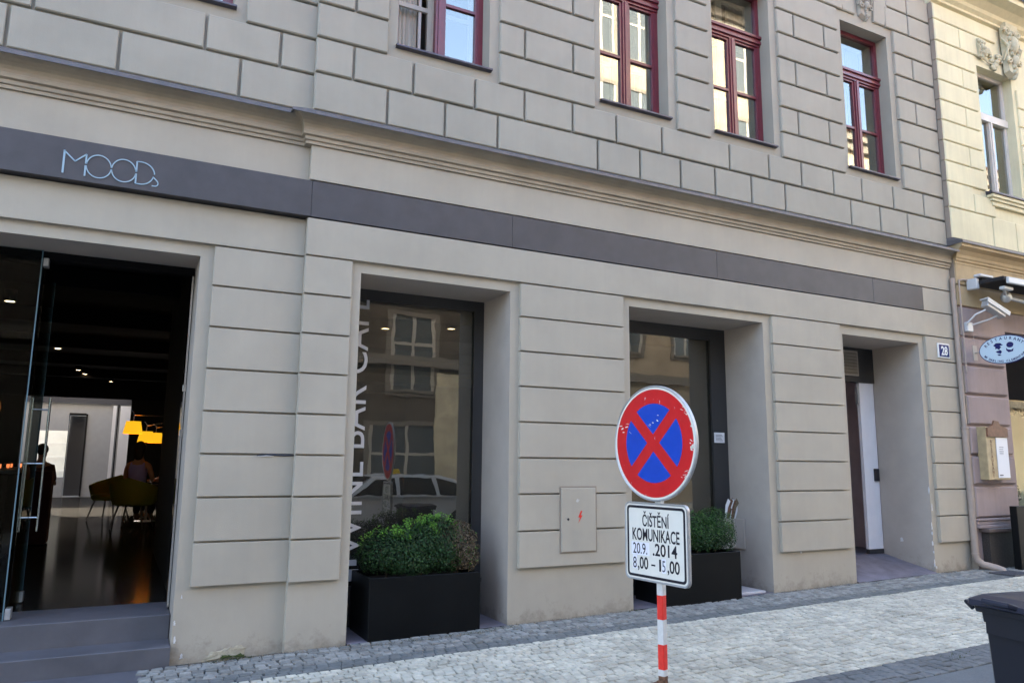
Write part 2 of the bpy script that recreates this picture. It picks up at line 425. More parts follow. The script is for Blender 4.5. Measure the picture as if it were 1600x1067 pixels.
# ------------------------------------------------------------------ mesh helpers
class MB:
    def __init__(s):
        s.v, s.f, s.mi = [], [], []
        s.M = None

    def add(s, vs, fs, mi=0):
        n = len(s.v)
        if s.M is not None:
            vs = [tuple(s.M @ Vector(q)) for q in vs]
        s.v += [tuple(q) for q in vs]
        s.f += [tuple(i + n for i in f) for f in fs]
        s.mi += [mi] * len(fs)
        return s

    def quad(s, a, b, c, d, mi=0):
        return s.add([a, b, c, d], [(0, 1, 2, 3)], mi)

    def box(s, x0, x1, y0, y1, z0, z1, mi=0):
        return s.add([(x0, y0, z0), (x1, y0, z0), (x1, y1, z0), (x0, y1, z0), (x0, y0, z1), (x1, y0, z1), (x1, y1, z1), (x0, y1, z1)],
                     [(0, 3, 2, 1), (4, 5, 6, 7), (0, 1, 5, 4), (1, 2, 6, 5), (2, 3, 7, 6), (3, 0, 4, 7)], mi)

    def cham(s, x0, x1, z0, z1, yb, yf, c, mi=0, c2=None):
        """block on a wall facing -Y: back plane yb, front plane yf (smaller), chamfer c"""
        c2 = c if c2 is None else c2
        ym = yf + c2
        vs = []
        for (a, y) in ((0, yb), (0, ym), (c, yf)):
            vs += [(x0 + a, y, z0 + a), (x1 - a, y, z0 + a), (x1 - a, y, z1 - a), (x0 + a, y, z1 - a)]
        fs = [(8, 9, 10, 11)]
        for k in (0, 4):
            for i in range(4):
                j = (i + 1) % 4
                fs.append((k + i, k + j, k + 4 + j, k + 4 + i))
        return s.add(vs, fs, mi)

    def rbox(s, x0, x1, y0, y1, z0, z1, c=0.01, mi=0):
        """box with all edges chamfered"""
        cx, cy, cz = (x0 + x1) / 2, (y0 + y1) / 2, (z0 + z1) / 2
        hx, hy, hz = (x1 - x0) / 2, (y1 - y0) / 2, (z1 - z0) / 2
        vs, idx = [], {}
        for ax in range(3):
            for sx in (-1, 1):
                for sy in (-1, 1):
                    for sz in (-1, 1):
                        d = [hx - c, hy - c, hz - c]
                        d[ax] += c
                        idx[(ax, sx, sy, sz)] = len(vs)
                        vs.append((cx + sx * d[0], cy + sy * d[1], cz + sz * d[2]))
        fs = []
        S4 = [(-1, -1), (1, -1), (1, 1), (-1, 1)]

        def key(ax, sg, a, b):
            t = [0, 0, 0]
            o = [i for i in range(3) if i != ax]
            t[ax] = sg
            t[o[0]], t[o[1]] = a, b
            return (ax, *t)
        for ax in range(3):
            for sg in (-1, 1):
                f = [idx[key(ax, sg, a, b)] for a, b in S4]
                fs.append(f if (sg > 0) != (ax == 1) else f[::-1])
        for ax in range(3):
            o = [i for i in range(3) if i != ax]
            for a in (-1, 1):
                for b in (-1, 1):
                    def g(w, sg):
                        t = [0, 0, 0]
                        t[ax] = sg
                        t[o[0]], t[o[1]] = a, b
                        return idx[(w, *t)]
                    fs.append((g(o[0], -1), g(o[0], 1), g(o[1], 1), g(o[1], -1)))
        for sx in (-1, 1):
            for sy in (-1, 1):
                for sz in (-1, 1):
                    fs.append(tuple(idx[(ax, sx, sy, sz)] for ax in range(3)))
        return s.add(vs, fs, mi)

    def tube(s, pts, r, n=10, mi=0, cap=True):
        pts = [Vector(p) for p in pts]
        rs = r if isinstance(r, (list, tuple)) else [r] * len(pts)
        vs = []
        up = None
        for i, p in enumerate(pts):
            t = (pts[min(i + 1, len(pts) - 1)] - pts[max(i - 1, 0)]).normalized()
            if up is None:
                up = Vector((0, 0, 1)) if abs(t.z) < 0.9 else Vector((1, 0, 0))
            a = t.cross(up).normalized()
            b = a.cross(t).normalized()
            up = b
            for k in range(n):
                an = 2 * math.pi * k / n
                vs.append(p + (a * math.cos(an) + b * math.sin(an)) * rs[i])
        fs = []
        for i in range(len(pts) - 1):
            for k in range(n):
                j = (k + 1) % n
                fs.append((i * n + k, i * n + j, (i + 1) * n + j, (i + 1) * n + k))
        if cap:
            fs.append(tuple(range(n))[::-1])
            fs.append(tuple((len(pts) - 1) * n + k for k in range(n)))
        return s.add(vs, fs, mi)

    def prism(s, poly, y0, y1, mi=0):
        """poly in (x,z), extruded along y"""
        n = len(poly)
        vs = [(x, y0, z) for x, z in poly] + [(x, y1, z) for x, z in poly]
        fs = [tuple(range(n)), tuple(range(2 * n - 1, n - 1, -1))]
        for i in range(n):
            j = (i + 1) % n
            fs.append((i, i + n, j + n, j))
        return s.add(vs, fs, mi)

    def prism_z(s, poly, z0, z1, mi=0):
        n = len(poly)
        vs = [(x, y, z0) for x, y in poly] + [(x, y, z1) for x, y in poly]
        fs = [tuple(range(n - 1, -1, -1)), tuple(range(n, 2 * n))]
        for i in range(n):
            j = (i + 1) % n
            fs.append((i, j, j + n, i + n))
        return s.add(vs, fs, mi)

    def lathe(s, prof, n=24, c=(0, 0, 0), mi=0):
        vs = []
        for r_, z in prof:
            for k in range(n):
                a = 2 * math.pi * k / n
                vs.append((c[0] + r_ * math.cos(a), c[1] + r_ * math.sin(a), c[2] + z))
        fs = []
        for i in range(len(prof) - 1):
            for k in range(n):
                j = (k + 1) % n
                fs.append((i * n + k, i * n + j, (i + 1) * n + j, (i + 1) * n + k))
        if prof[0][0] > 1e-4:
            fs.append(tuple(range(n))[::-1])
        if prof[-1][0] > 1e-4:
            fs.append(tuple((len(prof) - 1) * n + k for k in range(n)))
        return s.add(vs, fs, mi)

    def sph(s, c, r, n=10, m=6, mi=0):
        rx, ry, rz = r if isinstance(r, (list, tuple)) else (r, r, r)
        vs = []
        for i in range(m + 1):
            t = math.pi * i / m
            for k in range(n):
                a = 2 * math.pi * k / n
                vs.append((c[0] + rx * math.sin(t) * math.cos(a), c[1] + ry * math.sin(t) * math.sin(a), c[2] + rz * math.cos(t)))
        fs = []
        for i in range(m):
            for k in range(n):
                j = (k + 1) % n
                fs.append((i * n + k, (i + 1) * n + k, (i + 1) * n + j, i * n + j))
        return s.add(vs, fs, mi)

    def mesh(s, name, mats, off=(0, 0, 0), smooth=False):
        me = bpy.data.meshes.new(name)
        ox, oy, oz = off
        me.from_pydata([(x - ox, y - oy, z - oz) for x, y, z in s.v], [], s.f)
        mats = mats if isinstance(mats, (list, tuple)) else [mats]
        for m_ in mats:
            me.materials.append(MAT[m_])
        if len(mats) > 1:
            me.polygons.foreach_set('material_index', s.mi)
        if smooth:
            me.polygons.foreach_set('use_smooth', [True] * len(me.polygons))
            try:
                me.set_sharp_from_angle(angle=R(40))
            except Exception:
                pass
        me.update()
        return me

    def build(s, name, mats, parent=None, smooth=False, loc=None, rot=None, kind=None):
        off = OFF.get(parent.name, (0, 0, 0)) if parent is not None else (0, 0, 0)
        if loc is not None:
            off = (0, 0, 0)
        me = s.mesh(name, mats, off, smooth)
        o = bpy.data.objects.new(name, me)
        COL.objects.link(o)
        if parent is not None:
            o.parent = parent
            OFF[o.name] = off
        if loc is not None:
            o.location = loc
            OFF[o.name] = (0, 0, 0)
        if rot is not None:
            o.rotation_euler = rot
        if kind:
            o['kind'] = kind
        return o


OFF = {}


def thing(name, label, cat, loc=(0, 0, 0), group=None, rot=None, local=False):
    o = bpy.data.objects.new(name, None)
    COL.objects.link(o)
    o.location = loc
    o.empty_display_size = 0.2
    o['label'] = label
    o['category'] = cat
    if group:
        o['group'] = group
    if rot is not None:
        o.rotation_euler = rot
        local = True
    OFF[o.name] = (0, 0, 0) if local else tuple(loc)
    return o


def tag(o, label, cat, group=None):
    o['label'] = label
    o['category'] = cat
    if group:
        o['group'] = group
    return o


def text_mb(body, size=1.0, ext=0.002, align='CENTER', sx=1.0, spacing=1.0, bold=0.0):
    """text as a mesh builder in local x (right), y (up); z is thickness"""
    cu = bpy.data.curves.new('txt', 'FONT')
    cu.body = body
    cu.size = size
    cu.extrude = ext
    cu.align_x = align
    cu.space_character = spacing
    cu.offset = bold
    cu.resolution_u = 4
    ob = bpy.data.objects.new('txt', cu)
    COL.objects.link(ob)
    bpy.context.view_layer.update()
    dg = bpy.context.evaluated_depsgraph_get()
    me = bpy.data.meshes.new_from_object(ob.evaluated_get(dg))
    m = MB()
    m.v = [(v.co.x * sx, v.co.y, v.co.z) for v in me.vertices]
    m.f = [tuple(p.vertices) for p in me.polygons]
    m.mi = [0] * len(m.f)
    bpy.data.objects.remove(ob)
    bpy.data.curves.remove(cu)
    bpy.data.meshes.remove(me)
    return m


def xf(m, M):
    m.v = [tuple(M @ Vector(v)) for v in m.v]
    return m


def wall_holes(m, x0, x1, z0, z1, y, holes, mi=0, depth=0, rmi=None):
    """sheet at plane y facing -Y with rectangular holes and reveals running back"""
    xs = sorted({x0, x1, *[h[0] for h in holes], *[h[1] for h in holes]})
    zs = sorted({z0, z1, *[h[2] for h in holes], *[h[3] for h in holes]})
    xs = [x for x in xs if x0 <= x <= x1]
    zs = [z for z in zs if z0 <= z <= z1]
    for i in range(len(xs) - 1):
        for j in range(len(zs) - 1):
            cx, cz = (xs[i] + xs[i + 1]) / 2, (zs[j] + zs[j + 1]) / 2
            if any(h[0] < cx < h[1] and h[2] < cz < h[3] for h in holes):
                continue
            m.quad((xs[i], y, zs[j]), (xs[i + 1], y, zs[j]), (xs[i + 1], y, zs[j + 1]), (xs[i], y, zs[j + 1]), mi)
    for h in holes:
        d = h[4] if len(h) > 4 else depth
        if d:
            r = mi if rmi is None else rmi
            a, b, c, e = h[:4]
            m.quad((a, y, c), (a, y, e), (a, y + d, e), (a, y + d, c), r)
            m.quad((b, y, e), (b, y, c), (b, y + d, c), (b, y + d, e), r)
            m.quad((a, y, e), (b, y, e), (b, y + d, e), (a, y + d, e), r)
            m.quad((b, y, c), (a, y, c), (a, y + d, c), (b, y + d, c), r)
    return m


# ------------------------------------------------------------------ ground, road, pavement
def sheet(name, x0, x1, y0, y1, dz, m, slope=0.0, yref=0.0, n=1):
    b = MB()
    for i in range(n):
        a = x0 + (x1 - x0) * i / n
        c = x0 + (x1 - x0) * (i + 1) / n
        b.quad((a, y0, gz(a) + dz + slope * (y0 - yref)), (c, y0, gz(c) + dz + slope * (y0 - yref)),
               (c, y1, gz(c) + dz + slope * (y1 - yref)), (a, y1, gz(a) + dz + slope * (y1 - yref)))
    o = b.build(name, m, kind='structure')
    return o


sheet('ground', -150, 200, -250, 250, -0.6, 'asphalt')
road = sheet('road', -40, 70, -10.6, -2.99, 0.0, 'asphalt', slope=0.03, yref=-2.99)
kb = MB()
kb.add([(-40, -10.9, gz(-40) - 0.25), (70, -10.9, gz(70) - 0.25), (70, -10.6, gz(70) - 0.1), (-40, -10.6, gz(-40) - 0.1),
        (-40, -10.9, gz(-40) - 0.08), (70, -10.9, gz(70) - 0.08), (70, -10.6, gz(70) - 0.08), (-40, -10.6, gz(-40) - 0.08)],
       [(4, 5, 6, 7), (2, 3, 7, 6)])
kb.quad((-40, -10.6, gz(-40) - 0.3), (70, -10.6, gz(70) - 0.3), (70, -10.6, gz(70) - 0.08), (-40, -10.6, gz(-40) - 0.08))
kb.build('kerb', 'marble', kind='structure')
sheet('opposite_pavement', -40, 70, -13.6, -10.9, -0.08, 'cobble_white')
pav = sheet('pavement', -40, 70, -2.99, 0.9, -0.012, 'mortar')


def proj(P):
    v = Vector(P) - CAM
    w = v.dot(_f)
    if w <= 0.1:
        return None
    return 800 + 1179.67 * v.dot(_rt) / w, 533.5 - 1179.67 * v.dot(_up) / w, w


def stone_mb(w, d, h=0.014, seed=0):
    rr = random.Random(seed)
    m = MB()
    hw, hd = w / 2, d / 2
    cs = [(-hw, -hd), (hw, -hd), (hw, hd), (-hw, hd)]
    j = [(rr.uniform(-0.007, 0.007), rr.uniform(-0.006, 0.006)) for _ in range(4)]
    out = [(x + a, y + b) for (x, y), (a, b) in zip(cs, j)]
    t = [rr.uniform(-0.0015, 0.0015) for _ in range(4)]
    vs = [(x, y, -0.03) for x, y in out] + [(x, y, h - 0.009 + t[i]) for i, (x, y) in enumerate(out)]
    vs += [(x * 0.88, y * 0.88, h - 0.003 + t[i]) for i, (x, y) in enumerate(out)] + [(0, 0, h + 0.002)]
    fs = []
    for k in (0, 4):
        for i in range(4):
            q = (i + 1) % 4
            fs.append((k + i, k + q, k + 4 + q, k + 4 + i))
    for i in range(4):
        fs.append((8 + i, 8 + (i + 1) % 4, 12))
    m.add(vs, fs)
    return m


def cobbles(parent, x0, x1, y0, y1, w, d, gap, matn, name, nearn, skip=None, rise=0.0, seed=1, jit=0.006):
    """rows of stones; the largest in the picture are objects, the rest one mesh"""
    rr = random.Random(seed)
    var = [stone_mb(w - gap, d - gap, seed=seed * 100 + i) for i in range(14)]
    meshes = [v.mesh(name, matn, smooth=False) for v in var]
    st = []
    ny = int(round((y1 - y0) / d))
    for j in range(ny):
        y = y0 + (j + 0.5) * (y1 - y0) / ny
        off = rr.random() * w
        n = int((x1 - x0) / w)
        wob = rr.uniform(0, 6)
        for i in range(n):
            x = x0 + (i + 0.5) * w + off
            yy = y + 0.008 * math.sin(x * 1.3 + wob) + rr.uniform(-jit, jit)
            if skip and skip(x, yy):
                continue
            st.append((x + rr.uniform(-jit, jit), yy, rr.uniform(-0.0035, 0.0035), rr.uniform(-0.06, 0.06), rr.randrange(14)))
    key = []
    for s_ in st:
        p = proj((s_[0], s_[1], gz(s_[0])))
        if p and -10 < p[0] < 1610 and -10 < p[1] < 1075:
            key.append((p[2], s_))
    key.sort(key=lambda q: q[0])
    near = set()
    for _, s_ in key[:nearn]:
        near.add(s_)
        o = bpy.data.objects.new(name, meshes[s_[4]])
        COL.objects.link(o)
        o.parent = parent
        o.location = (s_[0], s_[1], gz(s_[0]) + s_[2] + rise)
        o.rotation_euler = (rr.uniform(-0.02, 0.02), -0.0192, s_[3])
    m = MB()
    for s_ in st:
        if s_ in near:
            continue
        v = var[s_[4]]
        c, sn = math.cos(s_[3]), math.sin(s_[3])
        z0 = gz(s_[0]) + s_[2] + rise
        m.add([(s_[0] + x * c - y * sn, s_[1] + x * sn + y * c, z0 + z + 0.0192 * x) for x, y, z in v.v], v.f)
    o = m.build(name + '_paving', matn, parent, kind='stuff')
    return o


in_slab = lambda x, y: x < 0.27 and y > -0.42
in_recess = lambda x, y: y > 0.02 and not (1.9 < x < 3.43 or 4.97 < x < 6.96)
cobbles(pav, 0.0, 15.5, -2.62, -0.70, 0.084, 0.071, 0.0075, 'cobble_white', 'cobble', 300, seed=3, jit=0.004)
cobbles(pav, -1.5, 17.5, -0.70, -0.50, 0.098, 0.067, 0.005, 'cobble_edge', 'edge_cobble', 150, skip=in_slab, seed=8, jit=0.005)
cobbles(pav, -1.5, 17.5, -0.50, -0.005, 0.092, 0.070, 0.006, 'cobble_dark', 'border_cobble', 300, skip=in_slab, seed=5, jit=0.006)
cobbles(pav, -0.5, 17.5, -2.985, -2.62, 0.092, 0.091, 0.005, 'cobble_outer', 'kerb_cobble', 120, seed=6)
rs = MB()
for a, b in ((1.885, 3.45), (4.96, 6.97)):
    rs.quad((a, 0.0, gz(a) + 0.012), (b, 0.0, gz(b) + 0.012), (b, 0.68, gz(b) + 0.012), (a, 0.68, gz(a) + 0.012))
rs.build('recess_floor', 'hall_floor', pav)
sl = MB()
sl.box(-3.5, 0.27, -0.42, 0.03, -0.25, gz(-0.2) + 0.012)
sl.build('entrance_slab', 'step', pav)

# moss, litter and weeds in the joints along the wall foot
lt = MB()
for i in range(1500):
    x = random.choice([uni(0.6, 1.9), uni(1.9, 3.5), uni(3.4, 5.0), uni(7.0, 8.5), uni(10, 10.8)])
    y = -abs(random.gauss(0, 0.03)) - 0.018
    if 1.9 < x < 3.45:
        y = -abs(random.gauss(0.16, 0.05))
    s_ = uni(0.004, 0.012)
    a = uni(0, 6.28)
    z = gz(x) + 0.014 + uni(0, 0.004)
    lt.add([(x + s_ * math.cos(a), y + s_ * math.sin(a), z), (x - s_ * math.sin(a), y + s_ * math.cos(a), z + uni(0, .006)),
            (x - s_ * math.cos(a), y - s_ * math.sin(a), z)], [(0, 1, 2)])
lt.build('leaf_litter', 'debris', kind='stuff')
tag(bpy.data.objects['leaf_litter'], 'dry leaf litter gathered along the foot of the grey wall', 'litter')
ms = MB()
for (cx, cy, n, sx) in ((0.93, -0.03, 160, 0.11), (2.75, -0.15, 60, 0.3), (3.05, -0.13, 60, 0.1), (3.42, -0.06, 40, 0.08), (4.9, -0.04, 30, 0.06), (6.1, -2.75, 50, 0.1)):
    for i in range(n):
        x = cx + random.gauss(0, sx)
        y = cy + random.gauss(0, 0.015) * (1 if cy > -1 else 2)
        h = uni(0.006, 0.022)
        a = uni(0, 6.28)
        s_ = uni(0.002, 0.005)
        z = gz(x) + 0.008
        ms.add([(x + s_ * math.cos(a), y + s_ * math.sin(a), z), (x - s_ * math.cos(a), y - s_ * math.sin(a), z),
                (x + uni(-.008, .008), y + uni(-.008, .008), z + h)], [(0, 1, 2)])
mo = ms.build('moss', 'moss', kind='stuff')
tag(mo, 'green moss and weeds growing in joints at the wall foot', 'moss')

# ------------------------------------------------------------------ the grey building
BX0, BX1 = -14.0, 10.77
bld = thing('grey_building', 'taupe grey building with rusticated blocks, cafe on the ground floor', 'building', (5, 0, gz(5)))
YW = 0.025     # right wall base plane
YL = 0.105     # left wall base plane (set back)
XS = 1.353
OPEN_T = 3.40
O1, O2, O3, OL = (1.877, 3.457), (4.953, 6.982), (8.413, 9.976), (-2.45, 0.475)
WIN = [(2.15, 3.175), (4.60, 5.59), (6.32, 7.335), (8.757, 9.765)]
WL = [(-0.42, 0.60), (-3.1, -2.08), (-5.8, -4.78)]
WZ0, WZ1 = 5.775, 8.03
wm = MB()
holes = [(O1[0], O1[1], -0.6, OPEN_T, 0.66), (O2[0], O2[1], -0.6, OPEN_T, 0.70), (O3[0], O3[1], -0.6, 3.38, 0.77)]
wall_holes(wm, XS, BX1, -0.6, 4.6, YW, holes, 0, rmi=1)
wall_holes(wm, BX0, XS, -0.6, 4.6, YL, [(OL[0], OL[1], -0.6, 3.395, 0.5)], 0, rmi=1)
wm.quad((XS, YW, -0.6), (XS, YL, -0.6), (XS, YL, 4.6), (XS, YW, 4.6), 0)
wm.quad((BX1, YW, -0.6), (BX1, 2, -0.6), (BX1, 2, 17), (BX1, YW, 17), 0)
wm.build('wall', ['plaster', 'reveal'], bld)
wu = MB()
wall_holes(wu, XS, BX1, 4.6, 17, YW, [(a, b, WZ0, WZ1, 0.21) for a, b in WIN] + [(a, b, WZ0 + 4, WZ1 + 4, 0.21) for a, b in WIN])
wall_holes(wu, BX0, XS, 4.6, 17, YL, [(a, b, WZ0, WZ1, 0.21) for a, b in WL] + [(a, b, WZ0 + 4, WZ1 + 4, 0.21) for a, b in WL])
wu.quad((XS, YW, 4.6), (XS, YL, 4.6), (XS, YL, 17), (XS, YW, 17))
wu.build('upper_wall', 'plaster_up', bld)
ms_ = MB()
ms_.box(BX0, BX1 - 0.01, 1.95, 14, 4.1, 17)
ms_.box(BX0 - 0.3, BX0, 0.1, 14, -0.6, 17)
ms_.box(BX0, BX1 - 0.01, 0.3, 1.95, 8.6, 9.2)
ms_.box(BX0, BX1 - 0.01, 0.3, 1.95, 4.1, 5.2)
ms_.build('inner_mass', 'room', bld)
rf = MB()
rf.add([(BX0 - .3, -0.35, 17.0), (BX1, -0.35, 17.0), (BX1, 7, 20), (BX0 - .3, 7, 20), (BX1, 14.3, 17.0), (BX0 - .3, 14.3, 17.0)],
       [(0, 1, 2, 3), (3, 2, 4, 5), (0, 5, 4, 1)])
rf.build('roof', 'tile', bld)


def block(x0, x1, z0, z1, y, m, out=0.03, c=0.008, name='stone_block', parent=None, gap=0.0):
    b = MB()
    j = uni(-0.0012, 0.0012)
    b.cham(x0 + gap / 2, x1 - gap / 2, z0 + gap / 2, z1 - gap / 2, y + 0.004, y - out + j, c)
    return b.build(name, m, parent or bld)


# ground floor courses
ZC = [3.497, 3.140, 2.779, 2.418, 2.057, 1.698, 1.339, 0.978, 0.618]
G = 0.017
for i in range(8):
    z1, z0 = ZC[i], ZC[i + 1]
    for (a, b, y, mm) in ((0.585, XS, YL, 'plaster'), (XS - 0.003, 1.782, YW, 'plaster'), (3.56, 4.852, YW, 'plaster'),
                          (7.105, 8.325, YW, 'plaster'), (10.086, 10.768, YW, 'plaster'), (-6.0, -2.56, YL, 'plaster')):
        m_ = MB()
        m_.cham(a, b, z0 + G / 2, z1 - G / 2, y + 0.004, y - 0.042 + uni(-.001, .001), 0.003)
        m_.build('stone_block', mm, bld)
for (z0, z1, xr0) in ((3.497, 3.858, XS), (4.209, 4.56, XS)):
    m_ = MB()
    m_.cham(xr0 - 0.003, 10.768, z0 + G / 2, z1 - G / 2, YW + .004, YW - 0.042, 0.003)
    m_.build('fascia_block', 'plaster', bld)
    m_ = MB()
    m_.cham(-13.9, XS, z0 + G / 2, z1 - G / 2, YL + .004, YL - 0.042, 0.003)
    m_.build('fascia_block', 'plaster', bld)
m_ = MB()
m_.cham(10.10, 10.768, 3.858 + G / 2, 4.209 - G / 2, YW + .004, YW - 0.042, 0.003)
m_.build('fascia_block', 'plaster', bld)

# cornice
prof = [(0.0, 4.552), (0.062, 4.552), (0.062, 4.575), (0.056, 4.582), (0.072, 4.590), (0.074, 4.618), (0.068, 4.624), (0.094, 4.634),
        (0.096, 4.668), (0.090, 4.674), (0.092, 4.70), (0.100, 4.73), (0.118, 4.757), (0.146, 4.778), (0.178, 4.790), (0.200, 4.793)]
prof_m = [(0.203, 4.792), (0.226, 4.772), (0.229, 4.774), (0.226, 4.802), (0.0, 4.925)]


def cornice(profile, name, mm, path_l=-14.0, smooth=True):
    m = MB()
    rows = []
    for o_, z in profile:
        rows.append([(path_l, YL - o_, z), (XS - o_, YL - o_, z), (XS - o_, YW - o_, z), (BX1 - 0.01, YW - o_, z)])
    vs = [p for r_ in rows for p in r_]
    fs = []
    for i in range(len(rows) - 1):
        for k in range(3):
            fs.append((i * 4 + k, i * 4 + k + 1, i * 4 + k + 5, i * 4 + k + 4))
    fs.append(tuple(i * 4 + 3 for i in range(len(rows))))
    m.add(vs, fs)
    return m.build(name, mm, bld, smooth=False)


cn = cornice(prof + [(0.20, 4.80), (0.0, 4.91)], 'cornice', 'cornice')
cornice(prof_m, 'cornice_flashing', 'zinc')

# upper floor blocks
GU = 0.026


def ub(x0, x1, z0, z1, y=YW, c=0.009):
    g = GU / 2
    m = MB()
    m.cham(x0 + g, x1 - g, z0 + g, z1 - g, y + .004, y - 0.042 + uni(-.0015, .0015), c, c2=0.010)
    m.build('stone_block', 'plaster_up', bld)


zr = [4.90, 5.29, 5.65, 6.01, 6.37, 6.725, 7.085, 7.445, 7.80, 8.165, 8.52, 8.88]
k_ = 6.88 / 6.8
row1 = [2.06, 2.67, 3.27, 4.53, 5.12, 5.72, 6.26, 6.86, 7.45, 8.70, 9.30, 9.89]
row1r = [XS - 0.017] + row1 + [10.785]
for a, b in zip(row1r[:-1], row1r[1:]):
    ub(a, b, zr[0], zr[1])
row1l = [-4.2, -3.0, -1.9, -1.1, -0.29 * k_, 0.68 * k_, XS + 0.02]
for a, b in zip(row1l[:-1], row1l[1:]):
    ub(a, b, zr[0], zr[1], YL)
row2 = [1.71, 2.32, 3.0, 3.59, 4.20, 4.79, 5.45, 6.51, 7.18, 7.77, 8.38, 8.95, 9.61, 10.29]
row2r = [XS - 0.017] + row2 + [10.785]
for a, b in zip(row2r[:-1], row2r[1:]):
    ub(a, b, zr[1], zr[2])
row2l = [-4.2, -3.3, -2.3, -1.6, -0.93 * k_, 0.37 * k_, 1.02 * k_, XS + 0.02]
for a, b in zip(row2l[:-1], row2l[1:]):
    ub(a, b, zr[1], zr[2], YL)
piers = [(XS - 0.017, 2.055, [1.71], YW), (3.275, 4.515, [3.59, 4.21], YW), (5.69, 6.235, [], YW), (7.44, 8.665, [7.765, 8.36], YW),
         (9.87, 10.785, [10.285], YW), (0.70, XS + 0.02, [1.03], YL), (-2.0, -0.51, [-1.6, -0.9], YL)]
for a, b, sp, y in piers:
    for i in range(2, 9):
        if i % 2 == 1 and sp:
            xs_ = [a] + sp + [b]
        else:
            xs_ = [a, b]
        for p, q in zip(xs_[:-1], xs_[1:]):
            ub(p, q, zr[i], zr[i + 1], y)
# course above the windows, with flared keystone blocks at each window head
for i in (9, 10):
    for a, b in ((5.45, 6.47), (7.185, 8.80), (9.72, 10.785)) if i == 9 else ((5.6, 6.3), (7.4, 8.85), (9.75, 10.785)):
        mid = (a + b) / 2
        if b == 10.785:
            mid = 10.25
        ub(a, mid, zr[i], zr[i + 1])
        ub(mid, b, zr[i], zr[i + 1])
ks_pts = [(8.80, 8.165), (9.08, 8.165), (9.0, 8.88), (8.62, 8.88)], [(9.45, 8.165), (9.72, 8.165), (9.9, 8.88), (9.53, 8.88)]
for poly in ks_pts:
    m_ = MB()
    cx_ = sum(p[0] for p in poly) / 4
    cz_ = sum(p[1] for p in poly) / 4
    po = [(cx_ + (x - cx_) * .94, cz_ + (z - cz_) * .95) for x, z in poly]
    pi_ = [(cx_ + (x - cx_) * .88, cz_ + (z - cz_) * .91) for x, z in poly]
    vs = [(x, YW + .004, z) for x, z in po] + [(x, YW - .02, z) for x, z in po] + [(x, YW - .032, z) for x, z in pi_]
    fs = [(8, 9, 10, 11)] + [(k + i, k + (i + 1) % 4, k + 4 + (i + 1) % 4, k + 4 + i) for k in (0, 4) for i in range(4)]
    m_.add(vs, fs)
    m_.build('stone_block', 'plaster_up', bld)


def ornament(parent, cx, cz, w, h, y, mm, seed, out=0.09, name='stucco_ornament'):
    """scrolled stucco relief: a shell plaque with volutes, leaves and drops"""
    r = random.Random(seed)
    m = MB()
    m.add([(cx - w * .36, y, cz + h / 2), (cx + w * .36, y, cz + h / 2), (cx + w * .3, y, cz - h * .42), (cx, y, cz - h * .5), (cx - w * .3, y, cz - h * .42),
           (cx - w * .30, y - out * .6, cz + h * .46), (cx + w * .30, y - out * .6, cz + h * .46), (cx + w * .24, y - out * .45, cz - h * .38), (cx, y - out * .5, cz - h * .45), (cx - w * .24, y - out * .45, cz - h * .38)],
          [(5, 6, 7, 8, 9), (0, 1, 6, 5), (1, 2, 7, 6), (2, 3, 8, 7), (3, 4, 9, 8), (4, 0, 5, 9)])

    def scroll(x, z, r0, turns, sg, th):
        pts, rad = [], []
        for i in range(int(16 * turns)):
            t = i / 16 * 2 * math.pi
            rr = r0 * (1 - 0.75 * i / (16 * turns))
            pts.append((x + sg * rr * math.cos(t), y - out * .55 - 0.01 * i / 16, z + rr * math.sin(t)))
            rad.append(th * (1 - .5 * i / (16 * turns)))
        m.tube(pts, rad, 6)
    for sg in (-1, 1):
        scroll(cx + sg * w * .26, cz + h * .30, w * .14, 1.7, sg, w * .045)
        scroll(cx + sg * w * .24, cz - h * .22, w * .11, 1.6, -sg, w * .04)
        m.tube([(cx + sg * w * .36, y - .02, cz + h * .2), (cx + sg * w * .3, y - out * .7, cz + h * .02), (cx + sg * w * .34, y - .03, cz - h * .2)], [w * .03, w * .055, w * .025], 6)
    m.sph((cx, y - out * .55, cz + h * .08), (w * .15, out * .55, h * .16), 12, 8)
    m.sph((cx, y - out * .55, cz - h * .2), (w * .1, out * .5, h * .1), 10, 6)
    for i in range(14):
        a = 2 * math.pi * i / 14
        m.sph((cx + w * .22 * math.cos(a), y - out * .6, cz + h * .08 + h * .22 * math.sin(a)), (w * .045, out * .25, h * .04), 7, 5)
    for i in range(5):
        m.sph((cx + r.uniform(-.05, .05) * w, y - out * .5, cz - h * (.3 + .05 * i)), (w * .07 * (1 - i * .13), out * .3, h * .04), 7, 5)
    return m.build(name, mm, parent, smooth=True)


ornament(bld, 9.27, 8.50, 0.40, 0.72, YW - 0.005, 'plaster_up', 3, out=0.11, name='keystone_ornament')


